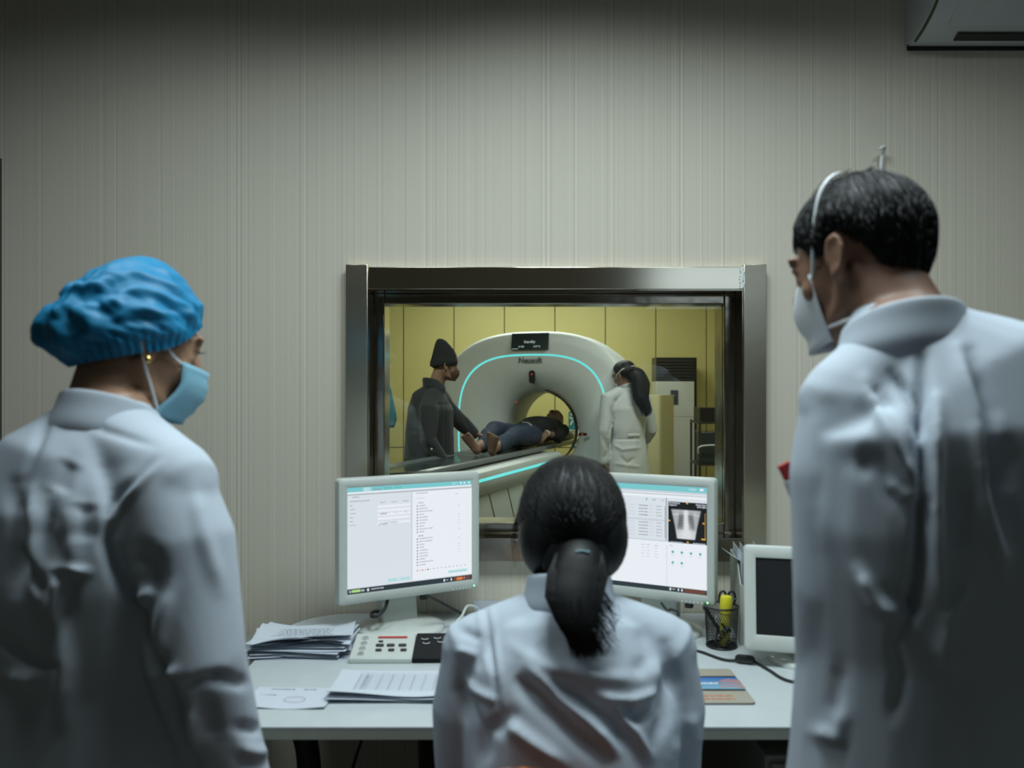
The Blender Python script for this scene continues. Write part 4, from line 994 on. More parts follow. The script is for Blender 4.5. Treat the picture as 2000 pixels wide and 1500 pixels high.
spec = [([H @ V((0, -.02, -.03)), (H @ V((0, -.03, -.10))).lerp(ns, .3), ns], [(.050, .052), (.050, .052), (.062, .058)], rt),
        ([ns, loc+V((0, .0, 1.24)), loc+V((0, 0, 1.12)), loc+V((0, 0, .98)), loc+V((0, 0, .84))], [(.066, .058), (.14, .08), (.15, .10), (.125, .09), (.155, .11)], rt),
        ([sR, eR, wR], [.045, .036, .026], None), ([sL, eL, wL], [.045, .036, .026], None), ([sL, ns+V((0, 0, -.012)), sR], [.034, .042, .034], None),
        ([hipR, hipR+V((0, .01, -.38)), hipR+V((0, -.01, -.75))], [.075, .05, .035], None), ([hipL, hipL+V((0, .01, -.38)), hipL+V((0, -.01, -.75))], [.075, .05, .035], None)]
body_mesh('body', pw_, loc, H, spec, M['skin_pale'], .0048, hd)
eyes(H, pw_, loc)
lash = MB()
for i in range(9): lash.tube([V((.031+.012*(i/8-.5)*1.6+.0, .0905, .009)), V((.032+.012*(i/8-.5)*2, .096, .010)), V((.033+.012*(i/8-.5)*2.2, .099, .013))], [.0006, .0005, .0003], n=4)
finish(lash, 'eyelashes', M['hair'], pw_, loc, H)
he = hairend(58, 88, 122, 132)
m_ = hair_shell(he, .006); finish(m_, 'hair', M['hair'], pw_, loc, H, smooth=True)
fold = [
 ([(215, 1010), (208, 1060), (225, 1110), (262, 1180), (300, 1290), (345, 1400), (380, 1500)], 11, -.018),
 ([(300, 900), (235, 965), (205, 1010)], 8, -.006), ([(310, 905), (245, 972), (215, 1020)], 7, .005),
  ([(285, 1075), (300, 1110), (305, 1170)], 16, -.010), 
 ([(268, 1190), (278, 1165), (300, 1150)], 10, .010), ([(330, 1150), (310, 1230), (300, 1290)], 13, .009),
 ([(420, 1322), (450, 1330), (480, 1335)], 9, -.010), ([(360, 1345), (400, 1330), (440, 1322)], 10, -.012), ([(340, 1310), (315, 1325), (300, 1320)], 9, .010),
 ([(370, 1380), (365, 1430), (375, 1470)], 12, .012), ([(400, 1370), (420, 1440)], 16, -.010), ([(460, 1420), (500, 1425), (540, 1420)], 9, -.010), ([(470, 1460), (500, 1470), (530, 1465)], 10, .009), ([(470, 1485), (520, 1495)], 8, -.009),
 ([(380, 960), (400, 1050), (430, 1150)], 14, .006),
 ([(95, 970), (90, 1040), (130, 1140), (110, 1260)], 16, -.012), ([(30, 950), (35, 1050), (30, 1150)], 14, -.012), ([(60, 960), (62, 1080), (75, 1180)], 12, .008),
 ([(120, 1080), (110, 1190), (125, 1300), (118, 1400)], 16, .012), ([(100, 800), (60, 900), (40, 960)], 9, -.006), ([(140, 900), (110, 960)], 18, -.008),
 ([(100, 1105), (140, 1112), (175, 1118)], 6, .008), ([(40, 1080), (90, 1160)], 10, -.01), ([(0, 1250), (60, 1290), (110, 1300)], 9, -.010), ([(20, 1320), (70, 1330)], 12, .008),
 ([(150, 790), (200, 840), (300, 870)], 7, -.004), ([(165, 980), (160, 1060)], 20, -.010)]
sp = [([ns+V((0, .0, -.012)), loc+V((-.0, .0, 1.285)), loc+V((-.0, -.004, 1.22)), loc+V((0, -.004, 1.12)), loc+V((0, 0, .98)), loc+V((0, 0, .84)), loc+V((0, .01, .62)), loc+V((0, .01, .46))], [(.070, .066), (.125, .088), (.180, .112), (.190, .122), (.185, .125), (.205, .14), (.235, .16), (.25, .17)], rt),
      ([ns.lerp(sR, .2)+V((0, 0, -.026)), sR+V((-.015, 0, -.008)), sR.lerp(eR, .35), eR, eR.lerp(wR, .5), wR], [.052, .068, .074, .066, .063, .062], None),
      ([ns.lerp(sL, .2)+V((0, 0, -.026)), sL+V((.01, 0, -.006)), sL.lerp(eL, .35), eL, eL.lerp(wL, .5), wL], [.052, .066, .072, .064, .060, .055], None)]
sp.append(([sL, ns+V((0, 0, -.020)), sR], [.062, .070, .062], None))
cloth('coat', pw_, loc, sp, M['coat'], .0055, 12, fold, (.003, 7), 3)
# stand-up collar
def collar(root, loc, c, rx, ry, up, h, side, mt, open_=.0, flare=.008, name='collar', lean=V((0, 0, 0)), n=40, droop=.0):
    side = V(side).normalized(); f = V((0, 0, 1)).cross(side); rows = []
    for k, (hh, fl) in enumerate(((-.045, -.006), (-.016, .006), (0, .005), (h*.5, .0), (h, -.001), (h*1.02, -.004))):
        row = []
        for i in range(n):
            a = 2*math.pi*i/n; back = .5-.5*math.cos(a)    # a=0 front
            row.append(V(c)+side*(rx+fl+.0)*math.sin(a)+f*(ry+fl)*math.cos(a)+V((0, 0, hh*(.55+.45*back)-droop*(1-back)))+lean*(hh/h))
        rows.append(row)
    m_ = MB(); m_.grid(rows, None, True); m_.xf(Matrix.Translation(-loc)); o = m_.build(name, mt, root, smooth=True); s_ = o.modifiers.new('t', 'SOLIDIFY'); s_.thickness = .005; s_.offset = 0; o.modifiers.new('s', 'SUBSURF').levels = 1
    return o
collar(pw_, loc, ns+V((-.006, -.002, .006)), .070, .068, 1, .040, rt, M['coat'], droop=.030, lean=V((.004, .008, 0)))
# bouffant cap
def cap_mesh(seed=1):
    n0 = V((0, -.42, .91)).normalized(); ux = V((1, 0, 0)); uy = n0.cross(ux); c0 = V((0, -.012, .015)); db = V((0, -.93, -.30)).normalized(); rows = []
    NA, NT = 150, 46
    for j in range(NT+1):
        t = j/NT; ph = .001+t*R(111); row = []
        for i in range(NA):
            a = 2*math.pi*i/NA; ph = .001+t*R(113-24*max(0, math.sin(a))**2); d = n0*math.cos(ph)+(ux*math.cos(a)+uy*math.sin(a))*math.sin(ph)
            e = 1/math.sqrt((d.x/.098)**2+(d.y/(.112 if d.y > 0 else .104))**2+(d.z/.112)**2)
            ang = d.angle(db); b = .034*math.exp(-(ang/.60)**2)+.014*math.exp(-(d.angle(V((0, -.1, 1)))/.8)**2)
            w_ = (mnoise.noise(V((d.x*4.6+seed, d.y*1.0, d.z*4.2)))*.016+mnoise.noise(V((d.x*11, d.y*3+seed, d.z*11)))*.0050)*min(1, ph*1.2); w_ = max(w_, -.005)
            r = e+b+w_
            if t > .80: k = (t-.80)/.20; r = r*(1-k)+(e*.985+.004*math.sin(a*46))*k if k > .0 else r
            row.append(c0+d*r)
        rows.append(row)
    m_ = MB(); m_.grid(rows, None, True, True); return m_
o = finish(cap_mesh(), 'bouffant_cap', M['cap'], pw_, loc, H, smooth=True)
# pleated mask with ear loops
def ymask(s, t): return (.124 if t < .35 else .124-.022*(t-.35)/.65)*1.0-.066*abs(s)**2.3+.006-.004*math.cos(t*6)
m_ = facepatch(.062, -.018, -.112, 0, ymask, pleat=.004, taper=.25); o = solid(finish(m_, 'face_mask', M['mask_blue'], pw_, loc, H, smooth=True), .0018)
for s in (-1, 1):
    q = spline([(s*.061, .060, -.022), (s*.073, .035, -.012), (s*.081, .012, .012), (s*.086, -.004, .030)], 5); q2 = spline([(s*.049, .046, -.104), (s*.066, .022, -.075), (s*.077, .000, -.045), (s*.087, -.016, -.020)], 5)
    finish(MB().tube(q, [(.0009, .0028)]*len(q), n=6), 'ear_loop', M['elastic'], pw_, loc, H, smooth=True); finish(MB().tube(q2, [(.0009, .0028)]*len(q2), n=6), 'ear_loop', M['elastic'], pw_, loc, H, smooth=True)
finish(MB().ell((.094, -.004, -.036), (.0035, .0055, .0055)), 'earring', M['gold'], pw_, loc, H, smooth=True)
for h_, f_ in ((hipR, 1), (hipL, -1)): finish(shoe(MB(), (h_.x, h_.y), fw_), 'shoe', M['rubber'], pw_, loc, smooth=True)

# ---- the tall man on the right ----------------------------------------------------
loc = V((.575, 1.08, 0)); pm = empty('person', loc)
tag(pm, 'person with short black hair, white cup mask and white coat, standing at right', 'person')
rt = V((math.cos(R(-8)), -math.sin(R(-8)), 0)); fw_ = V((-math.sin(R(8)), math.cos(R(8)), 0))
H = headM(V((.496, 1.17, 1.574)), 130, 16, 3, .92)
ns = V((.520, 1.095, 1.462)); sL = V((.438, 1.075, 1.375)); eL = P(1656, 1150, 1.06); wL = P(1652, 1520, 1.13); sR = V((.728, 1.07, 1.37)); eR = V((.78, 1.08, 1.09)); wR = V((.76, 1.17, .86))
hipR = loc+rt*.10+V((0, 0, .88)); hipL = loc-rt*.10+V((0, 0, .88))
hd = [hand_shapes(wL, (wL-eL).normalized(), -fw_-rt*.3, 1, .4, -1), hand_shapes(wR, (wR-eR).normalized(), -fw_, 1, .4, 1)]
spec = [([H @ V((0, -.015, -.03)), (H @ V((0, -.035, -.10))).lerp(ns, .25), ns], [(.058, .060), (.058, .062), (.068, .066)], rt),
        ([ns, loc+V((0, .0, 1.35)), loc+V((0, 0, 1.22)), loc+V((0, 0, 1.05)), loc+V((0, 0, .90))], [(.068, .064), (.14, .085), (.17, .11), (.14, .10), (.16, .11)], rt),
        ([sR, eR, wR], [.05, .04, .03], None), ([sL, eL, wL], [.05, .04, .03], None), ([sL, ns+V((0, 0, -.015)), sR], [.036, .046, .036], None),
        ([hipR, hipR+V((0, .01, -.42)), hipR+V((0, -.01, -.81))], [.08, .055, .04], None), ([hipL, hipL+V((0, .01, -.42)), hipL+V((0, -.01, -.81))], [.08, .055, .04], None)]
body_mesh('body', pm, loc, H, spec, M['skin'], .0048, hd)
eyes(H, pm, loc)
fold = [
 ([(1800, 700), (1800, 800), (1805, 900), (1800, 1000), (1795, 1100), (1780, 1190), (1750, 1245)], 11, -.020),
 ([(1745, 730), (1780, 790), (1800, 850)], 9, -.014), ([(1690, 745), (1730, 830), (1760, 900), (1800, 960)], 13, .012), ([(1700, 755), (1735, 800)], 8, -.008),
 ([(1735, 935), (1765, 965), (1798, 968)], 9, .012), ([(1668, 900), (1720, 905), (1770, 990)], 20, -.010),
 ([(1680, 1115), (1710, 1170), (1755, 1210)], 13, .014), ([(1740, 1150), (1780, 1190)], 9, -.01), ([(1745, 1260), (1760, 1320), (1745, 1400)], 12, -.008),
 ([(1828, 780), (1825, 950), (1830, 1100), (1835, 1190)], 12, .012), ([(1895, 690), (1930, 800), (1945, 950), (1975, 1060)], 13, -.012), ([(1870, 680), (1910, 820), (1925, 980), (1960, 1120)], 12, .010),
 ([(1855, 1200), (1840, 1270), (1860, 1320)], 14, .010), ([(1875, 950), (1880, 1080)], 18, -.010), ([(1840, 1210), (1870, 1180), (1890, 1140)], 9, .008),
 ([(1590, 1430), (1640, 1440), (1650, 1380)], 12, .008), ([(1600, 780), (1590, 900), (1600, 1050)], 20, .004), ([(1640, 1300), (1620, 1400)], 14, -.006),
 ([(1960, 870), (1950, 960)], 18, -.01), ([(1720, 620), (1790, 650), (1840, 655)], 6, -.003)]
sp = [([ns+V((0, 0, -.012)), loc+V((-.008, .0, 1.405)), loc+V((0, -.006, 1.34)), loc+V((0, -.006, 1.22)), loc+V((0, 0, 1.06)), loc+V((0, 0, .90)), loc+V((0, .01, .66)), loc+V((0, .01, .48))], [(.078, .076), (.155, .10), (.195, .122), (.205, .132), (.195, .132), (.21, .145), (.235, .16), (.25, .17)], rt),
      ([ns.lerp(sL, .25)+V((0, 0, -.022)), sL+V((.012, 0, -.006)), sL.lerp(eL, .4), eL, eL.lerp(wL, .5), wL], [.060, .070, .072, .067, .065, .062], None),
      ([ns.lerp(sR, .25)+V((0, 0, -.022)), sR+V((-.012, 0, -.006)), sR.lerp(eR, .4), eR, eR.lerp(wR, .5), wR], [.060, .072, .078, .072, .066, .058], None)]
sp.append(([sL, ns+V((0, 0, -.022)), sR], [.062, .078, .062], None))
cloth('coat', pm, loc, sp, M['coat'], .0055, 12, fold, (.003, 7), 9)
collar(pm, loc, ns+V((.0, -.002, .004)), .076, .076, 1, .042, rt, M['coat'], droop=.035, lean=V((.002, .004, 0)))
he = hairend(66, 84, 96, 126)
def he_man(a):
    aa = abs((a+math.pi) % (2*math.pi)-math.pi); return float(np.interp(aa, [0, R(40), R(62), R(78), R(88), R(112), R(130), math.pi], [R(x) for x in (72, 74, 100, 104, 84, 108, 140, 150)]))
m_ = hair_shell(he_man, .013, 5, 110, 28, .0012)
paths = []
for i in range(2400):
    a = random.uniform(0, 2*math.pi); e_ = he_man(a); t0 = e_*random.random()**.7; t1 = min(e_*1.03, t0+random.uniform(.35, .7)); tw = random.uniform(-.08, .08)
    ro = random.uniform(.0005, .0025); paths.append([hp(a+tw*k/6, t0+(t1-t0)*k/6, .013*(1-.75*max(0, (t0+(t1-t0)*k/6)/e_-.82)/.18)+ro) for k in range(7)])
for i in range(26):   # cowlick at the whorl
    a = random.uniform(0, 6.28); paths.append([hp(a+.2*k, .15+.12*k, .012+.010*math.sin(k*.8)) for k in range(5)])
for i in range(120):  # fringe over the forehead
    a = random.uniform(-.75, .75); paths.append([hp(a, he_man(a)*(.80+.30*k/5), .013-.0006*k) for k in range(6)])
strand_set(m_, paths, .0009)
finish(m_, 'hair', M['hair'], pm, loc, H, smooth=True)
def ycup(s, t): return .102+.020*math.sin(min(1, t*1.15+.12)*math.pi)**.8*(1-abs(s)**1.4)+.016*t*(1-abs(s))-.050*abs(s)**1.6
m_ = facepatch(.061, -.008, -.116, 0, ycup, taper=.32); solid(finish(m_, 'cup_mask', M['mask_white'], pm, loc, H, smooth=True), .002)
q = spline([(-.059, .050, -.016), (-.073, .034, .012), (-.083, .016, .050), (-.078, -.004, .100), (-.050, -.02, .130), (0, -.025, .138), (.050, -.02, .130), (.078, -.004, .100), (.083, .016, .050), (.073, .034, .012), (.059, .050, -.016)], 6)
finish(MB().tube(q, [(.0010, .0032)]*len(q), n=6), 'head_strap', M['elastic'], pm, loc, H, smooth=True)
q = spline([(-.045, .052, -.094), (-.060, .020, -.098), (-.072, -.020, -.102), (-.062, -.062, -.104), (0, -.092, -.100), (.062, -.062, -.104), (.072, -.020, -.102), (.060, .020, -.098), (.045, .052, -.094)], 6)
finish(MB().tube(q, [(.0010, .0032)]*len(q), n=6), 'neck_strap', M['elastic'], pm, loc, H, smooth=True)
for h_ in (hipR, hipL): finish(shoe(MB(), (h_.x, h_.y), fw_), 'shoe', M['rubber'], pm, loc, smooth=True)
# red and white clip tag at his chest
tg = empty('badge_clip', P(1538, 928, 1.14)); tag(tg, 'small red and white badge clip at the chest of the tall man', 'badge')
MB().prism([(-.014, .012), (.002, .020), (.008, -.004), (-.004, -.008)], -.003, .003, axis='y').build('red_flap', M['red'], tg, bevel=.001)
MB().prism([(-.006, -.008), (.012, -.006), (.014, -.030), (.004, -.032)], -.004, .004, axis='y').build('white_clip', M['white'], tg, bevel=.002)

# ---- the seated woman -------------------------------------------------------------
loc = V((.095, 1.32, 0)); ps = empty('person', loc)
tag(ps, 'person with black ponytail in white coat, seated at the desk with back turned', 'person')
rt = V((1, 0, 0)); fw_ = V((0, 1, 0))
H = headM(V((.103, 1.425, 1.138)), 92, 8, 0, .98)
ns = V((.095, 1.365, 1.035)); sL = V((-.062, 1.35, .965)); eL = V((-.070, 1.372, .765)); wL = V((.0, 1.62, .805)); sR = V((.250, 1.35, .965)); eR = V((.258, 1.372, .765)); wR = V((.205, 1.62, .805))
hl, hr_ = V((.01, 1.30, .52)), V((.18, 1.30, .52)); kl, kr = V((-.03, 1.72, .53)), V((.22, 1.72, .53)); al, ar_ = V((-.03, 1.66, .10)), V((.22, 1.66, .10))
hd = [hand_shapes(wL, (.25, 1, -.12), (0, 0, 1), .9, .25, 1), hand_shapes(wR, (-.2, 1, -.12), (0, 0, 1), .9, .25, -1)]
spec = [([H @ V((0, -.02, -.03)), (H @ V((0, -.03, -.09))).lerp(ns, .4), ns], [(.048, .052), (.048, .052), (.06, .058)], rt),
        ([ns, V((.095, 1.34, .95)), V((.095, 1.33, .84)), V((.095, 1.31, .70)), V((.095, 1.30, .55))], [(.060, .056), (.135, .08), (.15, .10), (.13, .10), (.165, .12)], rt),
        ([sR, eR, wR], [.045, .036, .026], None), ([sL, eL, wL], [.045, .036, .026], None), ([sL, ns+V((0, 0, -.012)), sR], [.034, .042, .034], None),
        ([hl, kl, al], [.078, .055, .038], None), ([hr_, kr, ar_], [.078, .055, .038], None)]
body_mesh('body', ps, loc, H, spec, M['skin_pale'], .005, hd)
eyes(H, ps, loc)
fold = [
 ([(945, 1180), (955, 1240), (962, 1300), (970, 1360), (978, 1400)], 4, -.005), ([(932, 1180), (942, 1250), (950, 1310)], 5, .003), ([(958, 1180), (967, 1240), (974, 1300), (984, 1380)], 5, .003),
 ([(1002, 1320), (1060, 1370), (1110, 1420), (1180, 1480)], 18, -.017), ([(1070, 1330), (1130, 1360), (1200, 1410), (1240, 1480)], 18, -.016), ([(1030, 1300), (1090, 1360), (1150, 1410), (1210, 1470)], 10, .012),
 ([(1205, 1375), (1240, 1400), (1290, 1375), (1310, 1320)], 13, -.014), ([(1160, 1360), (1230, 1370), (1290, 1350)], 9, .010), ([(1190, 1370), (1240, 1425), (1270, 1480)], 8, .010),
 ([(905, 1290), (900, 1350), (925, 1410), (935, 1480)], 13, -.014), ([(900, 1320), (930, 1350), (970, 1370)], 8, .008), ([(1000, 1400), (950, 1430), (940, 1490)], 16, -.012), ([(985, 1410), (1040, 1450), (1100, 1490)], 12, .012),
 ([(1300, 1260), (1315, 1330), (1300, 1400), (1280, 1450)], 12, -.014), ([(1345, 1390), (1350, 1440), (1320, 1480)], 16, .010), ([(900, 1230), (940, 1250)], 9, -.006), ([(890, 1270), (930, 1280)], 8, .006), ([(1030, 1190), (1040, 1260), (1100, 1280)], 20, -.005),
 ([(1250, 1220), (1270, 1280), (1240, 1320)], 16, -.007), ([(1000, 1262), (1060, 1300), (1160, 1320), (1250, 1330)], 12, .006)]
sp = [([ns+V((0, 0, -.010)), V((.095, 1.352, .998)), V((.095, 1.335, .94)), V((.095, 1.325, .86)), V((.095, 1.315, .74)), V((.095, 1.305, .60)), V((.095, 1.33, .49))], [(.066, .062), (.125, .088), (.168, .112), (.176, .122), (.170, .13), (.19, .15), (.21, .17)], rt),
      ([ns.lerp(sL, .2)+V((0, 0, -.024)), sL+V((.0, 0, -.004)), sL.lerp(eL, .5), eL, eL.lerp(wL, .5), wL], [.050, .062, .066, .062, .052, .040], None),
      ([ns.lerp(sR, .2)+V((0, 0, -.024)), sR+V((.0, 0, -.004)), sR.lerp(eR, .5), eR, eR.lerp(wR, .5), wR], [.050, .062, .066, .062, .052, .040], None),
      ([V((.0, 1.34, .53)), V((-.03, 1.62, .545))], [.10, .085], None), ([V((.19, 1.34, .53)), V((.22, 1.62, .545))], [.10, .085], None)]
sp.append(([sL, ns+V((0, 0, -.022)), sR], [.056, .064, .056], None))
cloth('coat', ps, loc, sp, M['coat'], .005, 10, fold, (.0025, 8), 5, fk=(1.1, .9))
collar(ps, loc, ns+V((0, -.004, .018)), .070, .070, 1, .045, rt, M['coat'], droop=.02, lean=V((0, .004, 0)))
he = hairend(60, 92, 112, 132)
TIE = V((0, -.112, -.018)); m_ = hair_shell(he, .017, 2, 100, 30, .0014)
m_.ell((0, -.078, -.03), (.062, .042, .058), n=28, k=16); m_.ell((.045, -.03, .0), (.050, .075, .075), n=24, k=14); m_.ell((-.045, -.03, .0), (.050, .075, .075), n=24, k=14)
paths = []
def q_tail(t, dx, dy, k): 
    return V((dx, dy, 0))
for i in range(2600):
    a = random.uniform(-math.pi, math.pi); th = random.uniform(.0, he(a)); p0 = hp(a, th, .018); q = [p0]
    d0 = (p0-HC); d1 = (TIE-HC)
    for k in range(1, 8):
        t = k/7; d = d0.lerp(d1, t); ref = V((d.x/(HR[0]+.019), d.y/(HR[1]+.017), d.z/(HR[2]+.017))); r = ref.length
        if r < 1: d = d/r
        q.append(HC+d+V((random.uniform(-.0006, .0006), random.uniform(-.001, .0), 0)))
    paths.append(q)
strand_set(m_, paths, .0011)
hair = finish(m_, 'hair', M['hair'], ps, loc, H, smooth=True)
# ponytail
tw = H @ TIE; pt = [tw+V((0, .035, .0)), tw+V((.0, -.010, -.010)), tw+V((-.004, -.032, -.034)), tw+V((-.012, -.058, -.062)), tw+V((-.010, -.082, -.090)), tw+V((-.006, -.094, -.110)), tw+V((.0, -.100, -.134))]
wd = [(.030, .024), (.034, .025), (.042, .026), (.039, .022), (.026, .015), (.010, .007), (.002, .002)]
m_ = MB().tube(spline(pt, 4), [tuple(float(np.interp(i/4, range(7), [x[c] for x in wd])) for c in (0, 1)) for i in range(25)], side=(1, 0, 0), n=24)
paths = []; ptS = spline(pt, 4)
for i in range(1500):
    th = random.uniform(0, 6.28); rr_ = random.uniform(.97, 1.16); end = random.randint(16, 25); q = []
    dxs = random.uniform(-.006, .006)
    for k in range(0, end, 2):
        a_, b_ = [float(np.interp(k/4, range(7), [x[c] for x in wd])) for c in (0, 1)]
        sp_ = max(0, k-14)/10
        q.append(ptS[k]+V((a_*rr_*math.cos(th+.03*k)+dxs*sp_+.012*sp_*math.cos(th), b_*rr_*math.sin(th+.03*k), -.010*sp_*random.random())))
    if len(q) > 2: paths.append(q)
for i in range(70):   # frayed end to the right and tip
    x = random.uniform(.0, .045); z = random.uniform(-.105, -.05); p = tw+V((x*.8, -.055+.6*(z+.05), z)); paths.append([p, p+V((.010, -.002, -.016)), p+V((.020+random.uniform(-.01, .01), .0, -.026)), p+V((.026+random.uniform(-.014, .008), .004, -.040))])
for i in range(160):
    x = random.uniform(-.012, .016); p = tw+V((x, -.096, -.100)); paths.append([p, p+V((x*.2, .0, -.012)), p+V((random.uniform(-.006, .012), .0, -.024)), p+V((random.uniform(-.01, .02), .002, random.uniform(-.042, -.03)))])
strand_set(m_, paths, .0012); finish(m_, 'ponytail', M['hair'], ps, loc, smooth=True)
m_ = MB(); q = [tw+V((.030*math.cos(t*.5236), .004+.003*math.sin(t), .024*math.sin(t*.5236)-.004)) for t in range(13)]; m_.tube(q, [.0035]*13, n=8, cap=False); finish(m_, 'hair_tie', M['rubber'], ps, loc, smooth=True)
m_ = MB()
for i in range(5): m_.ell(tw+V((-.006+i*.0045, -.036, .004-abs(i-2)*.001)), (.0022, .0022, .0022), n=10, k=6)
finish(m_, 'hair_clip', mat('clip_glass', (.25, .45, .5), .08, .6), ps, loc, smooth=True)
# loose locks at both sides of the face
m_ = MB(); paths = []
for i in range(26):
    o_ = random.uniform(-.004, .004)
    for s_, pts in ((-1, [P(1024, 985, 1.44), P(1010, 1020, 1.45), P(1006, 1060, 1.45), P(1011, 1110, 1.44)]), (1, [P(1208, 985, 1.44), P(1214, 1030, 1.45), P(1208, 1080, 1.44), P(1196, 1120, 1.43)])):
        q = spline(pts, 4); l = random.randint(7, 13); paths.append([p+V((o_+.003*math.sin(k*.3+i), random.uniform(-.001, .001), 0)) for k, p in enumerate(q[:l])])
for pts in ([P(1030, 1000, 1.44), P(1028, 1060, 1.45), P(1038, 1100, 1.44)], [P(1200, 1040, 1.44), P(1195, 1085, 1.43), P(1180, 1120, 1.42)], [P(1195, 1050, 1.42), P(1175, 1100, 1.42), P(1190, 1140, 1.40)]):
    for i in range(5): paths.append([p+V((random.uniform(-.002, .002), 0, 0)) for p in spline(pts, 4)])
strand_set(m_, paths, .0007); finish(m_, 'loose_locks', M['hair'], ps, loc)
for a_ in (al, ar_): finish(shoe(MB(), (a_.x, a_.y), fw_), 'shoe', M['rubber'], ps, loc, smooth=True)
# her chair
ch = empty('office_chair', (.04, 1.30, 0)); tag(ch, 'orange backed office chair under the seated woman at the bottom edge', 'chair')
MB().tube([(0, -.20, .425), (0, 0, .42), (0, .22, .41)], [(.20, .03), (.23, .035), (.21, .03)], side=(1, 0, 0), n=28, exp=3).build('seat', M['orange'], ch, smooth=True)
rows = []
for i in range(15):
    t = i/14; z = .50+.385*t; hw = .10+.11*math.sin(min(1, t*1.4+.15)*math.pi/2)-(.19*max(0, t-.86)/.14 if t > .86 else 0)**1.5*.9
    row = []
    for k in range(24):
        a = 2*math.pi*k/24; x = hw*math.copysign(abs(math.cos(a))**.8, math.cos(a)); row.append(V((x-.025, -.215-.030*math.sin(a)*.6+.5*x*x, z-.10*(x/.2)**2*t**3)))
    rows.append(row)
MB().grid(rows, None, True, True, True).build('backrest', M['orange'], ch, smooth=True)
MB().tube([(0, 0, .39), (0, 0, .10)], [.025, .025], n=12).build('column', M['dark_metal'], ch, smooth=True); MB().tube([(0, -.16, .40), (0, -.255, .44), (-.02, -.262, .56)], [.014, .014, .014], n=8).build('back_bar', M['dark_metal'], ch, smooth=True)
for i in range(5):
    a = R(90+72*i); MB().tube([(0, 0, .10), (.26*math.cos(a), .26*math.sin(a), .065)], [.022, .014], n=8).build('leg', M['dark_metal'], ch, smooth=True); MB().ell((.26*math.cos(a), .26*math.sin(a), .028), (.022, .028, .028), n=12, k=8).build('caster', M['rubber'], ch, smooth=True)

# ---- people in the scanner room ---------------------------------------------------
# man in dark jacket and knitted hat
loc = V((-.66, 6.65, 0)); pj = empty('person', loc); tag(pj, 'person in black knitted hat and dark jacket, reaching out to the lying person', 'person')
b_az = 52; fw_ = V((math.cos(R(b_az)), math.sin(R(b_az)), 0)); rt = fw_.cross(V((0, 0, 1)))
H = headM(V((-.548, 6.64, 1.545)), 18, 8, 0, 1.0)
ns = V((-.625, 6.64, 1.37)); sR = P(838, 800, 6.48); sL = P(868, 795, 6.82); eR = P(836, 860, 6.42); wR = P(862, 905, 6.40); eL = P(903, 828, 6.86); wL = P(932, 848, 6.90)
hd = [hand_shapes(wL, V((.9, .1, -.35)), (0, .1, 1), 1, .45, -1), hand_shapes(wR, V((.4, .1, -1)), -rt, 1, .4, 1)]
h1, h2 = loc+rt*.1+V((0, 0, .86)), loc-rt*.1+V((0, 0, .86))
spec = [([H @ V((0, -.02, -.03)), ns], [(.056, .060), (.062, .062)], rt), ([ns, loc+V((0, 0, 1.24)), loc+V((0, 0, 1.05)), loc+V((0, 0, .88))], [(.06, .06), (.15, .10), (.14, .10), (.155, .11)], rt),
        ([sR, eR, wR], [.045, .036, .028], None), ([sL, eL, wL], [.045, .036, .028], None), ([h1, h1+V((0, 0, -.78))], [.08, .045], None), ([h2, h2+V((0, 0, -.78))], [.08, .045], None)]
body_mesh('body', pj, loc, H, spec, M['skin_dark'], .0065, hd); eyes(H, pj, loc)
fold = [([(812, 780), (818, 830), (820, 880)], 3, -.010), ([(885, 770), (884, 830), (886, 890)], 2.5, -.008), ([(850, 790), (885, 789)], 1.5, -.006), ([(905, 815), (920, 838)], 3, -.008), ([(800, 840), (830, 846)], 3, -.008), ([(870, 770), (868, 890)], 1.5, -.005), ([(825, 870), (850, 878)], 3, -.008), ([(795, 860), (810, 890)], 4, .008)]
sp = [([ns+V((0, 0, -.01)), loc+V((0, 0, 1.29)), loc+V((0, 0, 1.20)), loc+V((-.01, 0, 1.02)), loc+V((-.01, 0, .86)), loc+V((-.01, 0, .70))], [(.09, .08), (.16, .12), (.20, .155), (.20, .17), (.205, .175), (.215, .18)], rt),
      ([ns.lerp(sR, .3), sR, eR, wR+V((0, 0, .03))], [.07, .078, .070, .056], None), ([ns.lerp(sL, .3), sL, eL, wL+V((-.04, 0, .01))], [.07, .080, .070, .052], None)]
sp.append(([sL, ns+V((0, 0, -.025)), sR], [.075, .080, .075], None))
cloth('jacket', pj, loc, sp, M['jacket'], .009, 5, fold, (.010, 6), 2)
collar(pj, loc, ns+V((-.01, 0, .02)), .084, .080, 1, .06, rt, M['jacket'], lean=V((-.01, 0, 0)), droop=.03)
finish(MB().tube([h1+V((0, 0, -.02)), h1+V((0, 0, -.80))], [.10, .075], n=14).tube([h2+V((0, 0, -.02)), h2+V((0, 0, -.80))], [.10, .075], n=14), 'trousers', M['black_cloth'], pj, loc, smooth=True)
m_ = hair_shell(hairend(60, 100, 110, 120), .008); finish(m_, 'hair', M['hair'], pj, loc, H, smooth=True)
rows = []
for t, rx, ry, z, dy in ((0, .088, .106, -.022, 0), (.1, .092, .110, -.018, 0), (.2, .093, .111, .02, 0), (.3, .089, .107, .026, 0), (.5, .082, .098, .07, -.004), (.65, .072, .084, .11, -.014), (.8, .056, .060, .15, -.032), (.92, .040, .040, .178, -.045), (1, .018, .018, .192, -.050)):
    rows.append([V((rx*math.sin(a*.1963)*(1+.03*math.sin(a*1.9)), ry*math.cos(a*.1963)*(1+.03*math.cos(a*2.3))-.008+dy, z+.022+.020*math.cos(a*.1963)*(1-t))) for a in range(32)])
finish(MB().grid(rows, None, True, True, True), 'knitted_hat', M['beanie'], pj, loc, H, smooth=True)
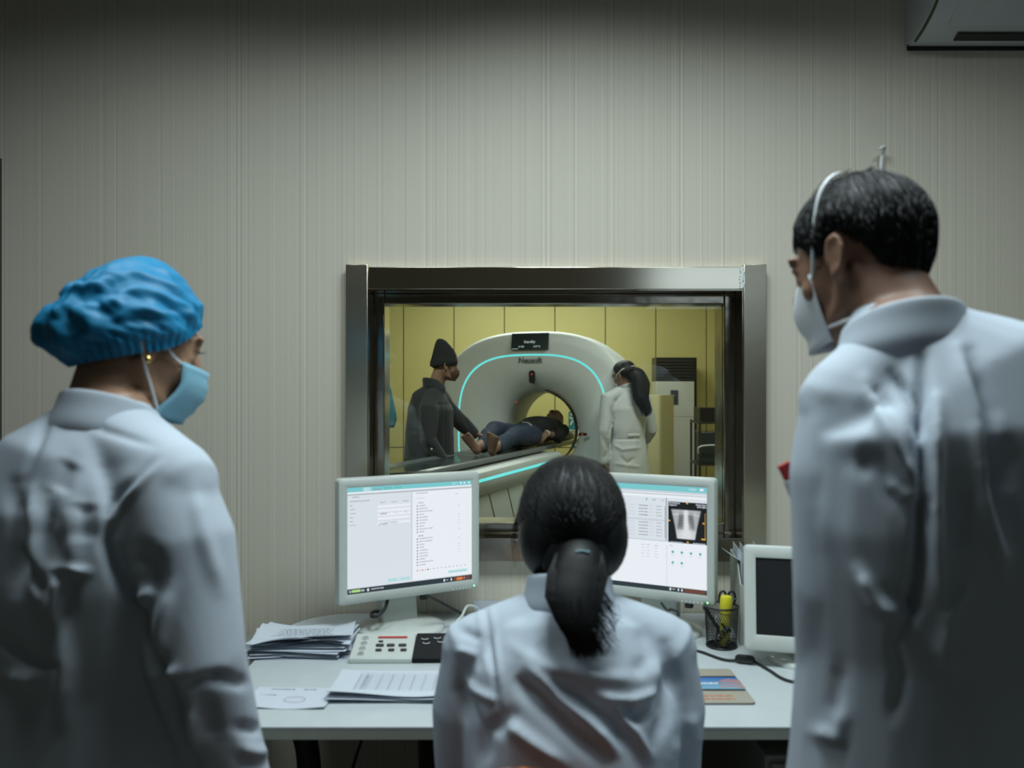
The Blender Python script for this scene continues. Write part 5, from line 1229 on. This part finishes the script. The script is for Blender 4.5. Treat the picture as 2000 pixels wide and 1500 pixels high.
m_ = facepatch(.056, -.016, -.108, 0, ymask, taper=.3); solid(finish(m_, 'face_mask', M['brown_mask'], pj, loc, H, smooth=True), .002)
for s in (-1, 1): finish(MB().tube(spline([(s*.056, .055, -.03), (s*.074, .02, -.005), (s*.085, -.008, .02)], 4), [.0012]*9, n=5), 'ear_loop', M['black_cloth'], pj, loc, H)
finish(MB().ell(P(843, 877, 6.32), (.008, .008, .008), n=10, k=6), 'button', M['white'], pj, loc)
for h_ in (h1, h2): finish(shoe(MB(), (h_.x, h_.y), fw_), 'shoe', M['rubber'], pj, loc, smooth=True)

# nurse with long ponytail beside the scanner
loc = V((1.03, 7.33, 0)); pn = empty('person', loc); tag(pn, 'person with long dark ponytail and white mask and coat, standing beside the scanner ring', 'person')
b_az = 112; fw_ = V((math.cos(R(b_az)), math.sin(R(b_az)), 0)); rt = fw_.cross(V((0, 0, 1)))
H = headM(V((1.005, 7.34, 1.470)), 138, 14, 0, 1.05)
ns = V((1.02, 7.33, 1.345)); sL = P(1187, 777, 7.26); sR = P(1258, 778, 7.42); eL = P(1180, 842, 7.22); wL = P(1178, 900, 7.24); eR = P(1272, 840, 7.48); wR = P(1262, 858, 7.66)
hd = [hand_shapes(wL, V((0, .1, -1)), -rt, .9, .3, -1), hand_shapes(wR, V((-.2, .9, .3)), (0, -.1, 1), .9, .5, -1)]
h1, h2 = loc+rt*.09+V((0, 0, .80)), loc-rt*.09+V((0, 0, .80))
spec = [([H @ V((0, -.02, -.03)), ns], [(.046, .050), (.055, .055)], rt), ([ns, loc+V((0, 0, 1.22)), loc+V((0, 0, 1.0)), loc+V((0, 0, .84))], [(.08, .06), (.14, .09), (.115, .085), (.15, .11)], rt),
        ([sR, eR, wR], [.040, .032, .026], None), ([sL, eL, wL], [.040, .032, .026], None), ([h1, h1+V((0, 0, -.72))], [.075, .038], None), ([h2, h2+V((0, 0, -.72))], [.075, .038], None)]
body_mesh('body', pn, loc, H, spec, M['skin_dark'], .0065, hd); eyes(H, pn, loc)
fold = [([(1193, 795), (1197, 820), (1190, 850)], 2.5, -.016), ([(1240, 800), (1258, 830), (1262, 870)], 2.5, -.012), ([(1200, 858), (1250, 858)], 1.5, -.008), ([(1198, 868), (1215, 878), (1250, 874)], 3, .010), ([(1210, 890), (1225, 905), (1240, 895)], 3, -.010), ([(1225, 860), (1228, 925)], 2, .006), ([(1175, 850), (1190, 880), (1178, 900)], 4, -.010), ([(1200, 905), (1250, 912)], 3, .008)]
sp = [([ns+V((0, 0, -.01)), loc+V((0, 0, 1.27)), loc+V((0, 0, 1.18)), loc+V((0, 0, 1.00)), loc+V((0, 0, .93)), loc+V((0, 0, .78)), loc+V((0, 0, .55))], [(.075, .07), (.14, .09), (.172, .12), (.168, .125), (.160, .12), (.19, .14), (.22, .165)], rt),
      ([ns.lerp(sL, .3), sL, eL, wL], [.055, .066, .060, .050], None), ([ns.lerp(sR, .3), sR, eR, wR], [.055, .066, .058, .046], None)]
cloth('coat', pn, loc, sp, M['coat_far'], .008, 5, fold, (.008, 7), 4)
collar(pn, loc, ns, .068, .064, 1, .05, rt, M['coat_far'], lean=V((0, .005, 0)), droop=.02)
m_ = hair_shell(hairend(62, 96, 116, 132), .012, 3); paths = []
tp = [H @ V((0, -.10, .03)), H @ V((.008, -.125, -.01)), H @ V((.02, -.135, -.10)), P(1252, 778, 7.22), P(1262, 800, 7.21), P(1262, 812, 7.21)]
m2 = MB().tube(spline(tp, 4), [(float(np.interp(i/4, range(6), [.045, .075, .085, .072, .045, .012])), float(np.interp(i/4, range(6), [.03, .04, .045, .04, .028, .01]))) for i in range(21)], side=rt, n=20)
ptS = spline(tp, 4)
for i in range(400):
    th = random.uniform(0, 6.28); q = [ptS[k]+rt*(float(np.interp(k/4, range(6), [.045, .075, .085, .072, .052, .03]))*math.cos(th)*1.08)+fw_*(.04*math.sin(th)) for k in range(0, random.randint(14, 21), 2)]
    paths.append(q)
strand_set(m2, paths, .0022); finish(m2, 'ponytail', M['hair'], pn, loc, smooth=True); finish(m_, 'hair', M['hair'], pn, loc, H, smooth=True)
m_ = facepatch(.058, -.008, -.112, 0, ycup, taper=.35); solid(finish(m_, 'cup_mask', M['mask_white'], pn, loc, H, smooth=True), .002)
q = spline([(-.059, .050, -.016), (-.075, .030, .000), (-.090, .0, .020), (-.078, -.06, .050), (0, -.118, .060), (.078, -.06, .050), (.090, 0, .020), (.075, .030, .0), (.059, .050, -.016)], 6)
finish(MB().tube(q, [(.0014, .0040)]*len(q), n=6), 'head_strap', M['elastic'], pn, loc, H, smooth=True)
q = spline([(-.045, .052, -.090), (-.066, .010, -.085), (-.060, -.05, -.080), (0, -.078, -.078), (.060, -.05, -.080), (.066, .010, -.085), (.045, .052, -.090)], 6)
finish(MB().tube(q, [(.0014, .0040)]*len(q), n=6), 'neck_strap', M['elastic'], pn, loc, H, smooth=True)
finish(MB().tube([loc-fw_*.118+rt*.055+V((0, 0, .945)), loc-fw_*.122+V((0, 0, .948)), loc-fw_*.118-rt*.055+V((0, 0, .945))], [(.006, .016)]*3, side=fw_, n=8), 'half_belt', M['coat_far'], pn, loc, smooth=True)
for h_ in (h1, h2): finish(shoe(MB(), (h_.x, h_.y), fw_), 'shoe', M['white'], pn, loc, smooth=True)

# the patient lying on the table, feet towards the window
loc = ax(.6, 0, .82); pp = empty('person', loc); tag(pp, 'person lying barefoot on the scanner table in blue jeans and dark top', 'person')
dr = V((math.sin(GA), math.cos(GA), 0)); rt = V((math.cos(GA), -math.sin(GA), 0))      # dr: from feet to head
Hm = Matrix.Identity(4); hc = ax(-.235, -.0, 1.035); up = dr*.93+V((0, 0, .36)); up.normalize(); f = V((0, 0, 1))-up*up.z; f.normalize(); r_ = f.cross(up)
for i in range(3): Hm[i][0] = r_[i]; Hm[i][1] = f[i]; Hm[i][2] = up[i]; Hm[i][3] = hc[i]
ns = ax(-.10, 0, .985); sN = ax(.02, .175, .945); sF = ax(.02, -.175, .955); eN = ax(.27, .215, .90); wN = ax(.50, .175, .945); eF = ax(.28, -.21, .90); wF = ax(.50, -.10, .99)
hN, hF = ax(.66, .09, .925), ax(.66, -.09, .925); kN, kF = ax(1.06, .10, .955), ax(1.04, -.11, 1.00); aN, aF = ax(1.50, .085, .880), ax(1.48, -.06, .885)
def foot(an, u, lean, sgn):
    m_ = MB(); tip = an-dr*.10+V((0, 0, .09))+rt*lean; heel = an-dr*.045+V((0, 0, -.030)); d_ = (tip-heel).normalized()
    m_.tube([an+dr*.06, an, heel+d_*.02], [.040, .040, .036]); m_.tube([heel, heel+d_*.06, heel+d_*.11, heel+d_*.145], [(.036, .034), (.040, .028), (.048, .022), (.049, .017)], side=rt, n=16)
    for k in range(5):
        x = (k-2)*.021*sgn; b_ = heel+d_*(.145-abs(k)*.005)+rt*x; r0_ = (.015, .0115, .011, .010, .0095)[k]; m_.tube([b_-d_*.02, b_+d_*(.020-k*.003), b_+d_*(.034-k*.004)-dr*.004], [r0_, r0_, r0_*.9], n=10)
    return m_
fN = foot(aN, 0, .03, 1); fF = foot(aF, 0, -.075, -1)
handN = hand_shapes(wN, (-dr*.85+V((0, 0, -.30))-rt*.1), V((0, 0, 1))+rt*.5, 1, .5, 1); handF = hand_shapes(wF, (-dr*.6+rt*.7), V((0, 0, 1)), 1, .3, -1)
spec = [([Hm @ V((0, -.02, -.03)), ns], [(.055, .058), (.06, .06)], rt), ([ns, ax(.05, 0, .965), ax(.28, 0, .955), ax(.5, 0, .935), ax(.68, 0, .925)], [(.09, .06), (.165, .095), (.165, .105), (.145, .09), (.155, .10)], rt),
        ([sN, eN, wN], [.043, .036, .026], None), ([sF, eF, wF], [.043, .036, .026], None), ([hN, kN, aN], [.078, .055, .038], None), ([hF, kF, aF], [.078, .055, .038], None)]
body_mesh('body', pp, loc, Hm, spec, M['skin_dark'], .0055, [handN, handF, fN, fF], it=3); eyes(Hm, pp, loc)
sp = [([ns+dr*-.0, ax(.04, 0, .965), ax(.26, 0, .965), ax(.46, 0, .945), ax(.57, 0, .935)], [(.10, .075), (.18, .115), (.185, .125), (.17, .11), (.165, .105)], rt), ([sN, eN, eN.lerp(wN, .35)], [.066, .058, .052], None), ([sF, eF, eF.lerp(wF, .7)], [.066, .056, .046], None)]
cloth('sweater', pp, loc, sp, M['black_cloth'], .008, 5, None, (.008, 8), 6)
sp = [([ax(.52, 0, .93), ax(.68, 0, .93), ax(.76, 0, .925)], [(.165, .105), (.172, .110), (.14, .09)], rt), ([hN, hN.lerp(kN, .5), kN, kN.lerp(aN, .5), aN+dr*.08], [.100, .088, .080, .072, .064], None), ([hF, hF.lerp(kF, .5), kF, kF.lerp(aF, .5), aF+dr*.08], [.100, .088, .080, .072, .064], None)]
cloth('jeans', pp, loc, sp, M['jeans'], .008, 4, None, (.010, 9), 8)
q = spline([ax(.53, -.05, 1.045), ax(.60, .03, 1.045), ax(.68, .09, 1.03), ax(.70, .14, .99), ax(.62, .17, .96)], 5); finish(MB().tube(q, [.005]*len(q), n=6), 'white_cord', M['elastic'], pp, loc, smooth=True)
q = [wN+V((0, 0, .0))+dr*.005+rt*.031*math.cos(t*.5236)+V((0, 0, .024*math.sin(t*.5236))) for t in range(13)]; finish(MB().tube(q, [.007]*13, n=6, cap=False), 'wristband', M['elastic'], pp, loc, smooth=True)
m_ = hair_shell(hairend(66, 92, 100, 120), .006, 4); finish(m_, 'hair', M['hair'], pp, loc, Hm, smooth=True)
# pillow and loose plastic film around the head
pil = empty('pillow', ax(-.25, 0, .83)); pil.rotation_euler = (0, 0, -GA); tag(pil, 'pale yellowish pillow wrapped in plastic under the head of the lying person', 'pillow')
m_ = MB(); 
for z_, k_ in ((0, .8), (.015, 1), (.045, 1.02), (.075, .9), (.092, .55), (.096, .1)): m_.v += []
rows = [[V((a*k_+.012*mnoise.noise(V((a*20, b*20, z_*30))), b*k_, z_)) for a, b in rrect(-.17, -.16, .17, .16, .06)] for z_, k_ in ((0, .8), (.015, 1), (.045, 1.02), (.075, .9), (.092, .55), (.096, .1))]
MB().grid(rows, None, True, True, True).build('cushion', mat('pillow_yellow', (.40, .38, .16), .6), pil, smooth=True)
rows = [[V((.10+.10*i/12+.012*mnoise.noise(V((i*.5, j*.6, 1))), -.10+.26*j/10, .02+.07*math.sin(i/12*2.4)*(1+.4*mnoise.noise(V((i*.4, j*.7, 5)))))) for i in range(13)] for j in range(11)]
solid(MB().grid(rows).build('plastic_film', M['film'], pil, smooth=True), .001)
